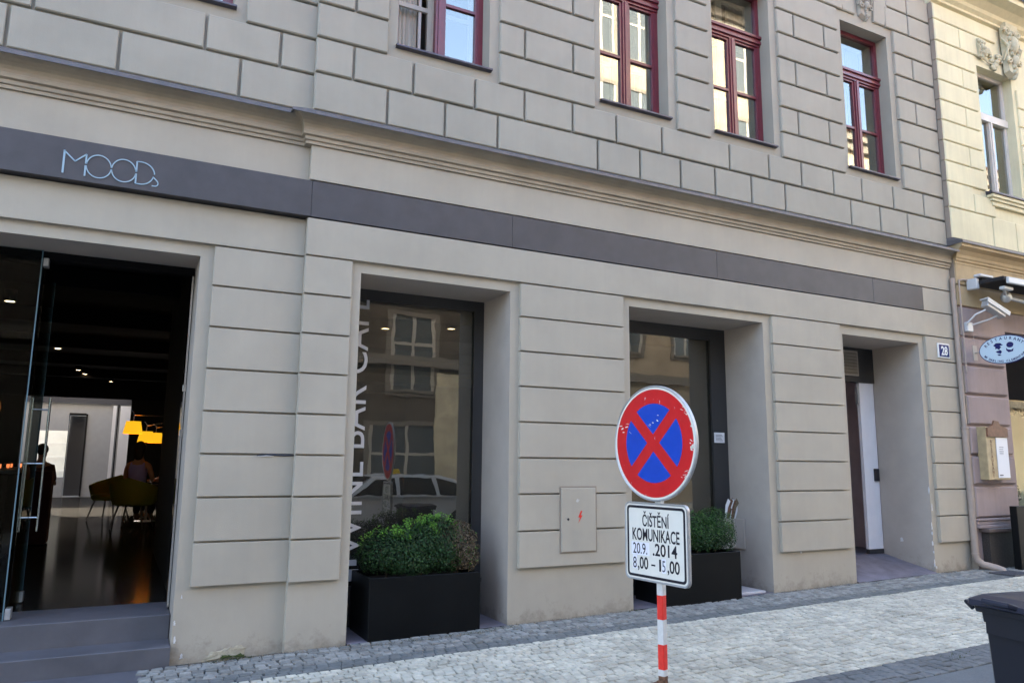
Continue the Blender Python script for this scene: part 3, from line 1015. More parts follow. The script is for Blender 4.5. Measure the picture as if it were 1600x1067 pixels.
# upper windows
def upper_window(x0, x1, y, z0=WZ0, z1=WZ1, open_left=False, wall_y=None, wood='red_wood', detail=True, far=False):
    z0 += 0.015
    f = MB()
    t = 0.06
    yb = y + 0.06
    f.box(x0, x0 + t, y, yb, z0, z1)
    f.box(x1 - t, x1, y, yb, z0, z1)
    f.box(x0 + t, x1 - t, y, yb, z1 - t, z1)
    f.box(x0 + t, x1 - t, y, yb, z0, z0 + 0.05)
    zt = z1 - 0.72
    if detail:
        f.box(x0 + 0.001, x1 - 0.001, y - 0.035, yb - .002, zt, zt + 0.035)
        f.box(x0 + 0.002, x1 - 0.002, y - 0.02, yb - .001, zt + 0.035, zt + 0.075)
        f.box(x0 + 0.001, x1 - 0.001, y - 0.045, yb - .002, zt + 0.075, zt + 0.11)
        f.box(x0 + 0.002, x1 - 0.002, y - 0.012, yb - .001, zt - 0.035, zt)
    else:
        f.box(x0 + t, x1 - t, y, yb, zt, zt + 0.08)
    cx = (x0 + x1) / 2
    f.box(cx - 0.045, cx + 0.045, y - 0.012, yb - .003, z0 + 0.05, zt - .035)
    f.box(cx - 0.018, cx + 0.018, y - 0.026, y - .012, z0 + 0.05, zt - .035)
    zm = z0 + 0.05 + (zt - z0 - 0.05) * 0.47
    for a, b in ((x0 + t, cx - .045), (cx + .045, x1 - t)):
        if open_left and b < cx:
            continue
        for q in (a, b - 0.03):
            f.box(q, q + 0.03, y + .008, yb - .005, z0 + 0.05, zt - .035)
        f.box(a + .03, b - .03, y + .008, yb - .005, z0 + 0.05, z0 + 0.085)
        f.box(a + .03, b - .03, y + .008, yb - .005, zt - 0.065, zt - 0.035)
        f.box(a + .03, b - .03, y + .012, yb - .008, zm - .016, zm + .016)
    win = f.build('window', wood, bld)
    py = y + 0.035

    def pane(a, b, c, d):
        m = MB()
        m.box(a, b, py, py + 0.004, c, d)
        m.build('pane', 'glass_up', win)
    for a, b in ((x0 + t, cx - .045), (cx + .045, x1 - t)):
        if open_left and b < cx:
            continue
        pane(a + .03, b - .03, z0 + .085, zm - .016)
        pane(a + .03, b - .03, zm + .016, zt - .065)
    pane(x0 + t, x1 - t, zt + 0.11, z1 - t)
    # lining, inner casement, curtain
    ln = MB()
    yi = y + 0.22
    ln.quad((x0 + .02, yb, z0), (x0 + .02, yb, z1), (x0 + .02, yi + .04, z1), (x0 + .02, yi + .04, z0))
    ln.quad((x1 - .02, yb, z1), (x1 - .02, yb, z0), (x1 - .02, yi + .04, z0), (x1 - .02, yi + .04, z1))
    ln.quad((x0, yb, z1 - .02), (x1, yb, z1 - .02), (x1, yi + .04, z1 - .02), (x0, yi + .04, z1 - .02))
    ln.quad((x0, yb, z0 + .01), (x1, yb, z0 + .01), (x1, yi + .04, z0 + .01), (x0, yi + .04, z0 + .01))
    ln.build('lining', 'white_wood', win)
    inn = MB()
    for a, b in ((x0 + .02, cx), (cx, x1 - .02)):
        inn.box(a, a + .055, yi, yi + .035, z0, z1)
        inn.box(b - .055, b - .001, yi, yi + .035, z0, z1)
        for zz in (z0 + .01, zm - .02, zt - .04, z1 - .08):
            inn.box(a + .055, b - .055, yi, yi + .035, zz, zz + .05)
    inn.build('inner_casement', 'white_wood', win)
    cu = MB()
    n = 22
    for (a, b) in ((x0 + .03, x0 + 0.36), (x1 - .30, x1 - .03))[:1 if open_left else 2]:
        vs = []
        for i in range(n + 1):
            x = a + (b - a) * i / n
            yy = yi + .09 + 0.018 * math.sin(i * 1.9) + uni(-.003, .003)
            vs += [(x, yy, z0), (x, yy, z1)]
        cu.add(vs, [(2 * i, 2 * i + 2, 2 * i + 3, 2 * i + 1) for i in range(n)])
    cu.build('curtain', 'curtain', win, smooth=True)
    sill = MB()
    wy = wall_y if wall_y is not None else YW
    sill.add([(x0 - .02, wy - .055, z0 - .022), (x1 + .02, wy - .055, z0 - .022), (x1 + .02, wy - .055, z0 - .004), (x0 - .02, wy - .055, z0 - .004),
              (x0 - .02, y + .01, z0 + .014), (x1 + .02, y + .01, z0 + .014), (x0 - .02, wy + .002, z0 - .03), (x1 + .02, wy + .002, z0 - .03)],
             [(0, 1, 2, 3), (3, 2, 5, 4), (0, 6, 7, 1)])
    sill.build('sill', 'sheet_dark', win)
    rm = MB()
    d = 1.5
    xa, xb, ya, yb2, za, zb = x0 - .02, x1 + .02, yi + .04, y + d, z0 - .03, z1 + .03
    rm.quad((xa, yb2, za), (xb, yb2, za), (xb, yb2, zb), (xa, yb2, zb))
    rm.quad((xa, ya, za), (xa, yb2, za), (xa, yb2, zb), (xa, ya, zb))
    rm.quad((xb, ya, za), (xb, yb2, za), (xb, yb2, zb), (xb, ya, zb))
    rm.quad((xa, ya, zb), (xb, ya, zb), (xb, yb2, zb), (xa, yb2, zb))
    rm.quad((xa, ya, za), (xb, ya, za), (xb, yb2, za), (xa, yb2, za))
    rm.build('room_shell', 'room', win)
    return win


for i, (a, b) in enumerate(WIN):
    upper_window(a, b, 0.205, open_left=(i == 0))
upper_window(WL[0][0], WL[0][1], 0.285, wall_y=YL)
# opened inner leaf of the first window: a pale casement swung inward
lf = MB()
lf.box(2.655, 2.685, 0.28, 0.62, 5.84, 7.2)
lf.box(2.15 + .36, 2.15 + .39, 0.44, 0.47, 5.84, 7.2)
wob = [o for o in COL.objects if o.name.startswith('window')][0]
lf.build('open_casement', 'grey_wood', wob)

# shop windows
def shop_window(x0, x1, y, glass_x0, glass_x1, ztop, zg0, zg1, dark_x=None):
    f = MB()
    f.box(x0, x1, y, y + .06, zg1, ztop)
    f.box(glass_x1, x1, y, y + .06, -0.05, zg1)
    f.box(x0, glass_x0, y, y + .06, -0.05, zg1)
    f.box(glass_x0, glass_x1, y, y + .06, -0.05, zg0)
    f.box(x0 + .001, x1 - .001, y - .03, y, zg0 - .03, zg0 + .01)
    f.box(glass_x1 - .012, glass_x1, y - .02, y, zg0 + .01, zg1)
    w = f.build('shop_window', 'frame_dark', bld)
    g = MB()
    g.box(glass_x0, glass_x1, y + .02, y + .028, zg0, zg1)
    g.build('pane', 'glass_shop', w)
    return w


sw1 = shop_window(O1[0], O1[1], 0.665, 1.93, 3.35, OPEN_T, 0.45, 3.29)
sw2 = shop_window(O2[0], O2[1], 0.705, 5.0, 6.725, OPEN_T, 0.45, 3.25)
# vertical lettering
tx = text_mb('WINE BAR CAFE', 1.0, 0.002, 'LEFT', bold=0.0)
xs_ = [v[0] for v in tx.v]
ys_ = [v[1] for v in tx.v]
L0, L1 = min(xs_), max(xs_)
sc = 2.60 / (L1 - L0)
M_ = Matrix.Translation((2.158, 0.675, 0.735)) @ Matrix(((0, -1, 0, 0), (0, 0, -1, 0), (1, 0, 0, 0), (0, 0, 0, 1)))
xf(tx, M_ @ Matrix.Scale(sc, 4) @ Matrix.Translation((-L0, 0, 0)))
def islands(m):
    par = list(range(len(m.v)))

    def find(i):
        while par[i] != i:
            par[i] = par[par[i]]
            i = par[i]
        return i
    key = {}
    for i, v in enumerate(m.v):
        k = tuple(round(c, 5) for c in v)
        if k in key:
            par[find(i)] = find(key[k])
        else:
            key[k] = i
    for f in m.f:
        for a in f[1:]:
            par[find(a)] = find(f[0])
    out = {}
    for f in m.f:
        out.setdefault(find(f[0]), []).append(f)
    res = []
    for fl in out.values():
        ids = sorted({i for f in fl for i in f})
        mp = {a: b for b, a in enumerate(ids)}
        q = MB()
        q.v = [m.v[i] for i in ids]
        q.f = [tuple(mp[i] for i in f) for f in fl]
        q.mi = [0] * len(q.f)
        res.append(q)
    return res


for q_ in islands(tx):
    q_.build('window_letter', 'letters', sw1)
for (xa_, za_, zb_) in ((2.13, 0.645, 0.70), (2.15, 0.50, 0.61)):
    ws = MB()
    ws.box(1.95, xa_, 0.676, 0.68, za_, zb_)
    ws.build('window_strip', 'letters', sw1)
# white notice on the dark frame
nt_ = MB()
nt_.rbox(6.745, 6.915, 0.69, 0.703, 1.925, 2.055, 0.003)
nb = thing('notice_plate', 'small white notice plate fixed on the dark frame beside the second shop window', 'plate', (6.83, 0.70, 1.99))
nt_.build('plate', 'paper', nb)
nl = MB()
for i in range(5):
    nl.box(6.765, 6.88 - 0.012 * (i % 3), 0.688, 0.690, 1.95 + i * .018, 1.956 + i * .018)
nl.build('printed_line', 'ink', nb)

# steps and thresholds
stp = thing('entrance_steps', 'two bluish stone steps up into the open cafe doorway', 'steps', (-1, 0.2, 0))
s1 = MB()
s1.rbox(OL[0] + .002, OL[1] - .004, 0.035, 0.46, -0.5, 0.185, 0.006)
s1.build('step', 'step', stp)
s1 = MB()
s1.rbox(OL[0] + .002, OL[1] - .004, 0.345, 0.98, -0.5, 0.378, 0.006)
s1.build('step', 'step', stp)
s3 = MB()
s3.add([(O3[0], -0.01, gz(8.4) + .013), (O3[1], -0.01, gz(9.98) + .013), (O3[1], 0.80, 0.40), (O3[0], 0.80, 0.40)], [(0, 1, 2, 3)])
s3.build('entry_ramp', 'hall_floor', bld)

# ------------------------------------------------------------------ cafe interior (structure)
ci = MB()
ci.quad((-5, 0.9, 0.375), (8.2, 0.9, 0.375), (8.2, 22.7, 0.375), (-5, 22.7, 0.375))
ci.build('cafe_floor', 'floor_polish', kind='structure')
ci = MB()
ci.box(-5, 8.2, 0.72, 17, 3.84, 4.05)  # ceiling stops short; hall behind left roofless so open sky lights its back wall
ci.box(-5, 8.2, 16.9, 17.2, 3.30, 3.84)
ci.box(OL[0], OL[1] + .02, 0.595, 0.72, 3.33, 3.9)
for y_ in (3.2, 6.0, 8.8, 11.6, 14.4):
    ci.box(-5, 8.2, y_, y_ + .25, 3.62, 3.84)
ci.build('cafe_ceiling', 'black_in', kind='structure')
ci = MB()
ci.box(-5.2, -5, 0.5, 23, -0.3, 4.0)
ci.box(8.2, 8.4, 0.72, 17.2, -0.3, 4.0)
ci.box(0.14, 8.2, 16.95, 17.15, 0.3, 3.30)
ci.box(-5, -2.4, 16.95, 17.15, 0.3, 3.30)
ci.box(0.50, 0.62, 0.6, 5.2, 0.3, 3.84)
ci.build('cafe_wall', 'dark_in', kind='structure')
ci = MB()
kx = 1.143
wall_holes(ci, -5, 3, 0.3, 3.49, 22.7, [(-2.52, -1.66, 1.03, 2.57, 0.3), (-1.66, -1.15, 0.40, 3.10, 0.5)])
ci.build('hall_back_wall', 'hall_white', kind='structure')
ci = MB()
ci.box(-5, 3, 22.6, 23.0, 3.50, 4.6)
ci.box(0.19, 0.4, 17.2, 22.6, 0.3, 4.0)
ci.box(-1.66, -1.15, 23.25, 23.3, 0.4, 3.1)
ci.build('hall_partition', 'hall_grey', kind='structure')
ci = MB()
ci.box(-1.16, -1.11, 22.64, 22.69, 0.4, 3.14)
ci.box(-1.66, -1.16, 22.64, 22.69, 3.10, 3.16)
ci.box(-0.22, -0.19, 22.65, 22.69, 0.4, 3.49)
ci.build('hall_panel_trim', 'dark_in', kind='structure')
ci = MB()
ci.box(-0.37, -0.26, 22.60, 22.64, 0.4, 3.45)
ci.box(-0.14, 0.18, 22.60, 22.64, 0.4, 3.45)
ci.build('hall_white_panel', 'white', kind='structure')
ci = MB()
ci.quad((-7, 27, -0.5), (3, 26, -0.5), (3, 26, 5), (-7, 27, 5))
for i in range(5):
    ci.box(-4, 0, 26.1, 26.3, 1.2 + i * .5, 1.23 + i * .5)
ci.build('courtyard_wall', 'court', kind='structure')

# hallway behind door 28
ci = MB()
ci.box(8.35, 8.41, 0.8, 5, 0.2, 3.4)
ci.box(10.4, 10.46, 0.8, 5, 0.2, 3.4)
ci.box(8.41, 10.4, 4.9, 5, 0.2, 3.4)
ci.box(8.41, 10.4, 0.86, 4.9, 3.0, 3.1)
ci.box(8.30, 10.76, 1.1, 1.9, 3.4, 4.0)
ci.build('hallway_wall', 'hallway', kind='structure')
ci = MB()
ci.quad((8.35, 0.80, 0.402), (10.4, 0.80, 0.402), (10.4, 5, 0.41), (8.35, 5, 0.41))
ci.build('hallway_floor', 'hall_floor', kind='structure')
d28 = thing('street_door', 'white street door standing open under a black transom with a louvre', 'door', (9.2, 0.77, 0.4))
m_ = MB()
m_.box(O3[0], O3[1], 0.775, 0.85, 2.87, 3.38)
m_.box(O3[0] + .001, O3[0] + .06, 0.775, 0.85, 0.41, 2.87)
m_.build('transom', 'frame_dark', d28)
m_ = MB()
m_.box(8.95, 9.62, 0.755, 0.775, 2.96, 3.33)
vt = m_.build('vent', 'reveal', d28)
for i in range(7):
    m_ = MB()
    z = 2.985 + i * .047
    m_.add([(8.98, 0.756, z + .035), (9.59, 0.756, z + .035), (9.59, 0.735, z), (8.98, 0.735, z)], [(0, 1, 2, 3), (3, 2, 1, 0)])
    m_.build('vent_slat', 'plaster', vt)
m_ = MB()
m_.box(9.665, 9.972, 0.80, 0.85, 0.47, 2.868)
dl = m_.build('door_leaf', 'door_white', d28)
m_ = MB()
m_.box(9.665, 9.972, 0.797, 0.853, 0.405, 0.47)
m_.build('kick_board', 'frame_dark', dl)
m_ = MB()
m_.rbox(9.86, 9.955, 0.775, 0.80, 1.43, 1.61, 0.004)
m_.build('lock_plate', 'black', dl)
m_ = MB()
m_.box(9.62, 9.664, 0.80, 0.845, 2.55, 2.8)
m_.build('door_closer', 'steel_dull', dl)


def broom(x, y, a, n, label, head='brown_wood'):
    b = thing(n, label, 'broom', (x, y, 0.405), rot=(0, 0, 0))
    m = MB()
    m.tube([(0, 0, 0.1), (a, 0.10, 1.45)], 0.013, 8)
    m.build('handle', 'wood', b)
    m = MB()
    m.rbox(-.16, .16, -.03, .03, 0.06, 0.1, 0.006)
    for i in range(24):
        q = -.15 + .3 * i / 23
        m.tube([(q, uni(-.02, .02), 0.06), (q * 1.12, uni(-.03, .03), 0.0)], 0.005, 4)
    m.build('bristle_head', head, b)
    return b


broom(9.62, 1.35, 0.05, 'broom', 'wooden broom leaning upright in the hallway behind the street door')
broom(9.93, 1.75, -0.22, 'broom', 'tilted second broom with pale handle deeper in the hallway', 'orange')
dp = thing('dustpan', 'orange dustpan standing on the hallway floor by the brooms', 'dustpan', (10.0, 1.55, 0.405), rot=(0.9, 0, .3))
m_ = MB()
m_.box(-.12, .12, 0, .2, 0, .008)
m_.box(-.12, -.11, 0, .2, 0, .05)
m_.box(.11, .12, 0, .2, 0, .05)
m_.box(-.12, .12, .19, .2, 0, .06)
m_.build('pan', 'orange', dp)
m_ = MB()
m_.tube([(0, .2, .04), (0, .36, .06)], .012, 8)
m_.build('handle', 'orange', dp)

# ------------------------------------------------------------------ sign band with letters
fs_ = thing('fascia_sign', 'long anthracite sign band with the thin lettering MOODs at its left', 'sign', (4.5, 0, 4.0))
YP = -0.022
for a, b in ((-13.9, XS + .02), (XS + .02, 3.45), (3.45, 6.23), (6.23, 9.03), (9.03, 10.095)):
    m_ = MB()
    m_.rbox(a + .0015, b - .0015, YP, YW - .001 if a > 1 else YL - .001, 3.862, 4.203, 0.002)
    m_.build('sign_panel', 'band', fs_)
lw_ = 0.0085
m_ = MB()


def stroke(p, q, w=lw_, yy=YP):
    (x0, z0), (x1, z1) = p, q
    dx, dz = x1 - x0, z1 - z0
    l = math.hypot(dx, dz)
    nx, nz = -dz / l * w / 2, dx / l * w / 2
    m_.prism([(x0 + nx, z0 + nz), (x0 - nx, z0 - nz), (x1 - nx, z1 - nz), (x1 + nx, z1 + nz)], yy - .007, yy - .0005)


def arc(cx, cz, r, a0, a1, w=lw_, n=28, sx=1.0):
    poly_o = []
    for i in range(n):
        t0 = R(a0 + (a1 - a0) * i / n)
        t1 = R(a0 + (a1 - a0) * (i + 1) / n)
        q = [(cx + sx * (r + w / 2) * math.cos(t0), cz + (r + w / 2) * math.sin(t0)), (cx + sx * (r - w / 2) * math.cos(t0), cz + (r - w / 2) * math.sin(t0)),
             (cx + sx * (r - w / 2) * math.cos(t1), cz + (r - w / 2) * math.sin(t1)), (cx + sx * (r + w / 2) * math.cos(t1), cz + (r + w / 2) * math.sin(t1))]
        m_.prism(q, YP - .007, YP - .0005)


def letter(name='letter'):
    global m_
    o = m_.build(name, 'logo', fs_)
    m_ = MB()
    return o


m_ = MB()
stroke((-0.601, 3.907), (-0.601, 4.098), 0.014)
stroke((-0.601, 4.092), (-0.522, 4.018), 0.010)
stroke((-0.522, 4.018), (-0.445, 4.092), 0.010)
stroke((-0.446, 4.092), (-0.446, 4.012), 0.012)
stroke((-0.447, 3.997), (-0.447, 3.908), 0.012)
letter()
arc(-0.352, 4.004, 0.096, 4, 176, sx=0.93)
arc(-0.352, 4.004, 0.096, 184, 356, sx=0.93)
letter()
arc(-0.170, 4.004, 0.096, 4, 176, sx=0.93)
arc(-0.170, 4.004, 0.096, 184, 356, sx=0.93)
letter()
stroke((-0.077, 4.012), (-0.077, 4.104), 0.012)
stroke((-0.077, 3.909), (-0.077, 3.997), 0.012)
arc(-0.045, 4.006, 0.098, 4, 90, sx=1.08)
arc(-0.045, 4.010, 0.099, 270, 350, sx=1.0)
stroke((-0.077, 4.103), (-0.045, 4.104))
stroke((-0.077, 3.911), (-0.045, 3.911))
letter()
stroke((0.050, 3.992), (0.088, 3.955))
arc(0.066, 3.938, 0.026, -90, 40)
stroke((0.046, 3.912), (0.066, 3.912))
letter()

# ------------------------------------------------------------------ things on the facade
eb = thing('electric_box', 'flat electrical cabinet door painted like the wall, with a small red lightning bolt', 'electrical box', (4.25, 0, 1.08))
m_ = MB()
m_.box(4.022, 4.468, -0.022, 0.012, 0.745, 1.415)
m_.build('box_frame', 'quoin', eb)
m_ = MB()
m_.rbox(4.036, 4.452, -0.034, -0.018, 0.760, 1.398, 0.004)
db = m_.build('box_door', 'plaster', eb)
m_ = MB()
m_.prism([(4.265, 1.165), (4.235, 1.10), (4.258, 1.10), (4.236, 1.045), (4.285, 1.122), (4.262, 1.122), (4.285, 1.165)], -0.0365, -0.0343)
m_.build('lightning_bolt', 'pole_red', db)
m_ = MB()
m_.lathe([(0.012, 0), (0.012, 0.004), (0.004, 0.006)], 10)
m_.M = None
xf(m_, Matrix.Translation((4.115, -0.034, 1.085)) @ Matrix.Rotation(R(90), 4, 'X'))
m_.build('keyhole', 'black', db)
m_ = MB()
for i in range(5):
    m_.box(4.205 + uni(0, .03), 4.225 + uni(0, .03), -0.0362, -0.0343 - 1e-4 * i, 1.25 + i * .008, 1.255 + i * .008)
m_.build('paint_smear', 'chip', db)

hn = thing('house_number_sign', 'navy enamel plate with a white 28 on the last pier', 'sign', (10.455, -0.02, 3.30))
m_ = MB()
m_.rbox(10.325, 10.585, -0.036, -0.016, 3.195, 3.405, 0.004)
m_.build('plate_rim', 'white', hn)
m_ = MB()
m_.rbox(10.342, 10.568, -0.0385, -0.034, 3.212, 3.388, 0.002)
m_.build('plate_face', 'navy', hn)
t_ = text_mb('28', 0.175, 0.001, 'CENTER', sx=0.82, bold=0.004)
xf(t_, Matrix.Translation((10.455, -0.0405, 3.238)) @ Matrix.Rotation(R(90), 4, 'X'))
t_.build('number', 'white', hn)

cr = MB()
cr.tube([(1.04, 0.062, 1.692), (1.15, 0.060, 1.697), (1.28, 0.062, 1.694), (1.375, 0.06, 1.697)], [.004, .009, .010, .008], 7)
cr.build('crack_rod', 'black', bld)
cw = MB()
cw.tube([(1.05, 0.057, 1.684), (1.12, 0.055, 1.688), (1.18, 0.057, 1.686)], [.002, .004, .002], 6)
cw.build('crack_edge', 'chip', bld)


def blotch(pts, y, mm, name, parent=bld, out=0.006, jag=0.012, seed=1):
    r = random.Random(seed)
    cx = sum(p[0] for p in pts) / len(pts)
    cz = sum(p[1] for p in pts) / len(pts)
    ring = []
    n = len(pts)
    for i in range(n):
        a, b = pts[i], pts[(i + 1) % n]
        for k in range(4):
            t = k / 4
            ring.append((a[0] + (b[0] - a[0]) * t + r.uniform(-jag, jag), a[1] + (b[1] - a[1]) * t + r.uniform(-jag, jag)))
    m = MB()
    N = len(ring)
    inner = [(cx + (x - cx) * .8, cz + (z - cz) * .8) for x, z in ring]
    vs = [(x, y, z) for x, z in ring] + [(x, y - out + r.uniform(-.002, .002), z) for x, z in inner] + [(cx, y - out, cz)]
    fs = [(i, (i + 1) % N, N + (i + 1) % N, N + i) for i in range(N)] + [(N + i, N + (i + 1) % N, 2 * N) for i in range(N)]
    m.add(vs, fs)
    return m.build(name, mm, parent)


blotch([(0.72, 0.035), (1.04, 0.045), (1.06, 0.10), (1.0, 0.135), (0.92, 0.12), (0.86, 0.105), (0.79, 0.10), (0.74, 0.07)], YL - .001, 'raw_plaster', 'damaged_plaster', seed=4)
blotch([(0.85, 0.035), (1.05, 0.04), (1.04, 0.062), (0.95, 0.058), (0.87, 0.055)], YL - .009, 'moss', 'moss_patch', seed=5, out=0.012)
for (x, z, w, h, sd) in ((9.965, 0.85, .012, .05, 1), (9.955, 0.62, .02, .03, 2), (9.968, 0.38, .01, .03, 3), (10.0, 0.30, .012, .02, 6), (0.56, 0.09, .014, .02, 4),
                         (10.0, 1.10, .01, .05, 7), (0.53, 0.55, .006, .014, 8), (0.49, 0.35, .008, .02, 9), (0.50, 0.22, .008, .03, 10), (7.42, 0.612, .012, .012, 11)):
    blotch([(x - w, z - h), (x + w, z - h), (x + w * .7, z + h * .3), (x, z + h), (x - w * .8, z + h * .5)], (YL if x < 1.3 else YW) - (.0312 if x == 7.42 else .001), 'chip', 'paint_chip', out=0.002, jag=w * .4, seed=sd)
for (y_, z, w, h, sd) in ((0.50, 0.62, .03, .035, 21), (0.035, 0.75, .012, .03, 22), (0.03, 0.5, .012, .02, 23), (0.035, 1.33, .012, .05, 24), (0.03, 0.33, .014, .03, 25)):
    r = random.Random(sd)
    m_ = MB()
    ring = [(0, 0)]
    vs = [(O3[1] - .0015, y_, z)] + [(O3[1] - .0015, y_ + w * math.cos(k * .6) * r.uniform(.6, 1.2), z + h * math.sin(k * .6) * r.uniform(.6, 1.2)) for k in range(10)]
    m_.add(vs, [(0, 1 + k, 1 + (k + 1) % 10) for k in range(10)])
    m_.build('paint_chip', 'chip', bld)


# ------------------------------------------------------------------ planters and shrubs
def planter(x0, x1, y0, y1, z0, z1, label):
    p = thing('planter', label, 'planter', ((x0 + x1) / 2, (y0 + y1) / 2, z0), group='black planters in the shop window recesses')
    m = MB()
    m.rbox(x0, x1, y0, y0 + .025, z0, z1, 0.004)
    m.rbox(x0, x1, y1 - .025, y1, z0, z1, 0.004)
    m.box(x0 + .001, x0 + .026, y0 + .02, y1 - .02, z0 + .002, z1 - .003)
    m.box(x1 - .026, x1 - .001, y0 + .02, y1 - .02, z0 + .002, z1 - .003)
    m.build('planter_body', 'planter', p)
    m = MB()
    m.box(x0 + .02, x1 - .02, y0 + .02, y1 - .02, z0 + .05, z1 - .06)
    m.build('soil', 'soil', p)
    return p


def foliage(blobs, n, size, mode='mix', seed=1, density_in=0.25):
    """leaf faces spread through the outer shell of several ellipsoids"""
    r = random.Random(seed)
    m = MB()
    cnt = 0
    tot = sum(b[3] * b[5] + b[3] * b[4] + b[4] * b[5] for b in blobs)
    for b in blobs:
        k = int(n * (b[3] * b[5] + b[3] * b[4] + b[4] * b[5]) / tot)
        for _ in range(k):
            d = Vector((r.gauss(0, 1), r.gauss(0, 1), r.gauss(0, 1))).normalized()
            if d.z < -0.75:
                continue
            rad = 1 - abs(r.gauss(0, 0.11)) if r.random() > density_in else r.uniform(.5, .95)
            bump = 1 + 0.07 * math.sin(d.x * 9 + b[0] * 7) * math.cos(d.z * 8 + d.y * 6) + 0.04 * math.sin(d.x * 23 + d.z * 19)
            rad *= bump
            p = Vector((b[0] + d.x * rad * b[3], b[1] + d.y * rad * b[4], b[2] + d.z * rad * b[5]))
            nrm = (d + Vector((r.gauss(0, .5), r.gauss(0, .5), r.gauss(.25, .5)))).normalized()
            a = nrm.cross(Vector((r.gauss(0, 1), r.gauss(0, 1), r.gauss(0, 1)))).normalized()
            c = nrm.cross(a)
            s_ = size * r.uniform(.6, 1.25)
            m.add([p - a * s_, p + c * s_ * .55 + nrm * s_ * .15, p + a * s_, p - c * s_ * .55 + nrm * s_ * .15], [(0, 1, 2), (0, 2, 3)])
            cnt += 1
    return m


def shrub(label, cx, cy, z, parts, stems):
    s = thing('box_shrub', label, 'shrub', (cx, cy, z), group='box shrubs in the black planters')
    m = MB()
    for (x, y) in stems:
        m.tube([(x, y, z - .02), (x + uni(-.03, .03), y, z + .12)], [.012, .009], 7)
        for k in range(7):
            a = uni(0, 6.28)
            m.tube([(x, y, z + .08), (x + .09 * math.cos(a), y + .07 * math.sin(a), z + .2), (x + .17 * math.cos(a), y + .12 * math.sin(a), z + uni(.25, .36))], [.007, .005, .003], 5)
    m.build('stem', 'twig', s)
    for (nm, mm, mb) in parts:
        mb.build(nm, mm, s, kind='stuff')
    return s


planter(2.065, 3.155, 0.0, 0.60, gz(2.6) - .0, 0.615, 'low black planter in the first window recess, right of the cafe door')
core = MB()
g1 = [(2.30, .28, .80, .29, .27, .23), (2.58, .28, .86, .25, .27, .25), (2.78, .28, .88, .24, .27, .26), (2.50, .22, .74, .30, .26, .18), (2.80, .26, .76, .24, .26, .2)]
br = [(3.00, .28, .84, .23, .26, .25), (3.06, .27, .74, .17, .24, .17)]
tips = MB()
rr_ = random.Random(11)
for _ in range(75):
    b = g1[rr_.randrange(3)]
    th = rr_.uniform(-1.4, 1.4)
    ph = rr_.uniform(-.2, 1.2)
    d = Vector((math.sin(th) * math.cos(ph * .7), -math.sin(ph) * .7, abs(math.cos(th)) * .9 + .15)).normalized()
    p0 = Vector((b[0] + d.x * b[3], b[1] + d.y * b[4], b[2] + d.z * b[5]))
    for k in range(14):
        q = p0 + Vector((rr_.gauss(0, .016), rr_.gauss(0, .016), rr_.gauss(.008, .018)))
        nrm = Vector((rr_.gauss(0, .5), rr_.gauss(-.4, .5), rr_.gauss(.6, .5))).normalized()
        a = nrm.cross(Vector((rr_.gauss(0, 1), rr_.gauss(0, 1), rr_.gauss(0, 1)))).normalized()
        c = nrm.cross(a)
        s_ = .010
        tips.add([q - a * s_, q + c * s_ * .6, q + a * s_, q - c * s_ * .6], [(0, 1, 2), (0, 2, 3)])
shrub('wide box shrub in the first window recess, dried brown on its right side', 2.6, .28, .56,
      [('foliage', 'leaf', foliage(g1, 24000, .0108, seed=2)), ('dry_foliage', 'leaf_brown', foliage(br, 6500, .0105, seed=3)),
       ('new_leaves', 'leaf_new', tips), ('green_sprigs', 'leaf_mid', foliage(br, 600, .012, seed=9))], [(2.3, .28), (2.65, .28), (3.0, .28)])
planter(5.33, 6.40, -0.06, 0.50, gz(5.9), 0.672, 'low black rectangular planter in the second window recess, behind the round street sign')
g2 = [(5.95, .2, .87, .28, .26, .22), (6.22, .2, .90, .25, .26, .24), (5.62, .2, .86, .27, .26, .22), (6.30, .2, .82, .2, .24, .2), (6.0, .16, .80, .3, .25, .17)]
tips2 = foliage([(b[0], b[1] - .015, b[2] + .03, b[3], b[4], b[5] * .97) for b in g2[:3]], 4200, .0115, seed=6, density_in=0)
shrub('neat evenly green box shrub in the second recess, behind the round street sign', 5.9, .2, .62,
      [('foliage', 'leaf', foliage(g2, 17000, .0108, seed=4)), ('green_foliage', 'leaf_mid', tips2)], [(5.65, .2), (6.0, .2), (6.25, .2)])
sb = thing('sill_slab', 'pale marble slab on the ground beside the second planter', 'slab', (6.7, .3, .15))
m_ = MB()
m_.rbox(6.43, 6.90, 0.07, 0.62, gz(6.7) - .01, gz(6.7) + .035, .004)
m_.build('slab', 'marble', sb)

mg = thing('magazine_rack', 'wall rack with curled magazines in the corner of the second window recess', 'magazine rack', (6.9, .62, 1.1))
m_ = MB()
m_.box(6.76, 6.975, 0.60, 0.70, 0.62, 0.98)
m_.box(6.955, 6.975, 0.45, 0.60, 0.62, 0.98)
m_.build('rack_body', 'reveal', mg)
for i in range(7):
    m_ = MB()
    x = 6.79 + i * .026
    q = uni(-.02, .02)
    m_.add([(x, 0.61, 0.98), (x + .02, 0.60, 0.98), (x + .035 + q, 0.57, 1.12), (x + .01 + q, 0.585, 1.15), (x + .06 + q, 0.55, 1.17 + uni(0, .05)), (x + .03 + q, 0.56, 1.20 + uni(0, .05))],
           [(0, 1, 2, 3), (3, 2, 4, 5)])
    m_.build('magazine', ['paper', 'brown_wood', 'debris'][i % 3], mg)

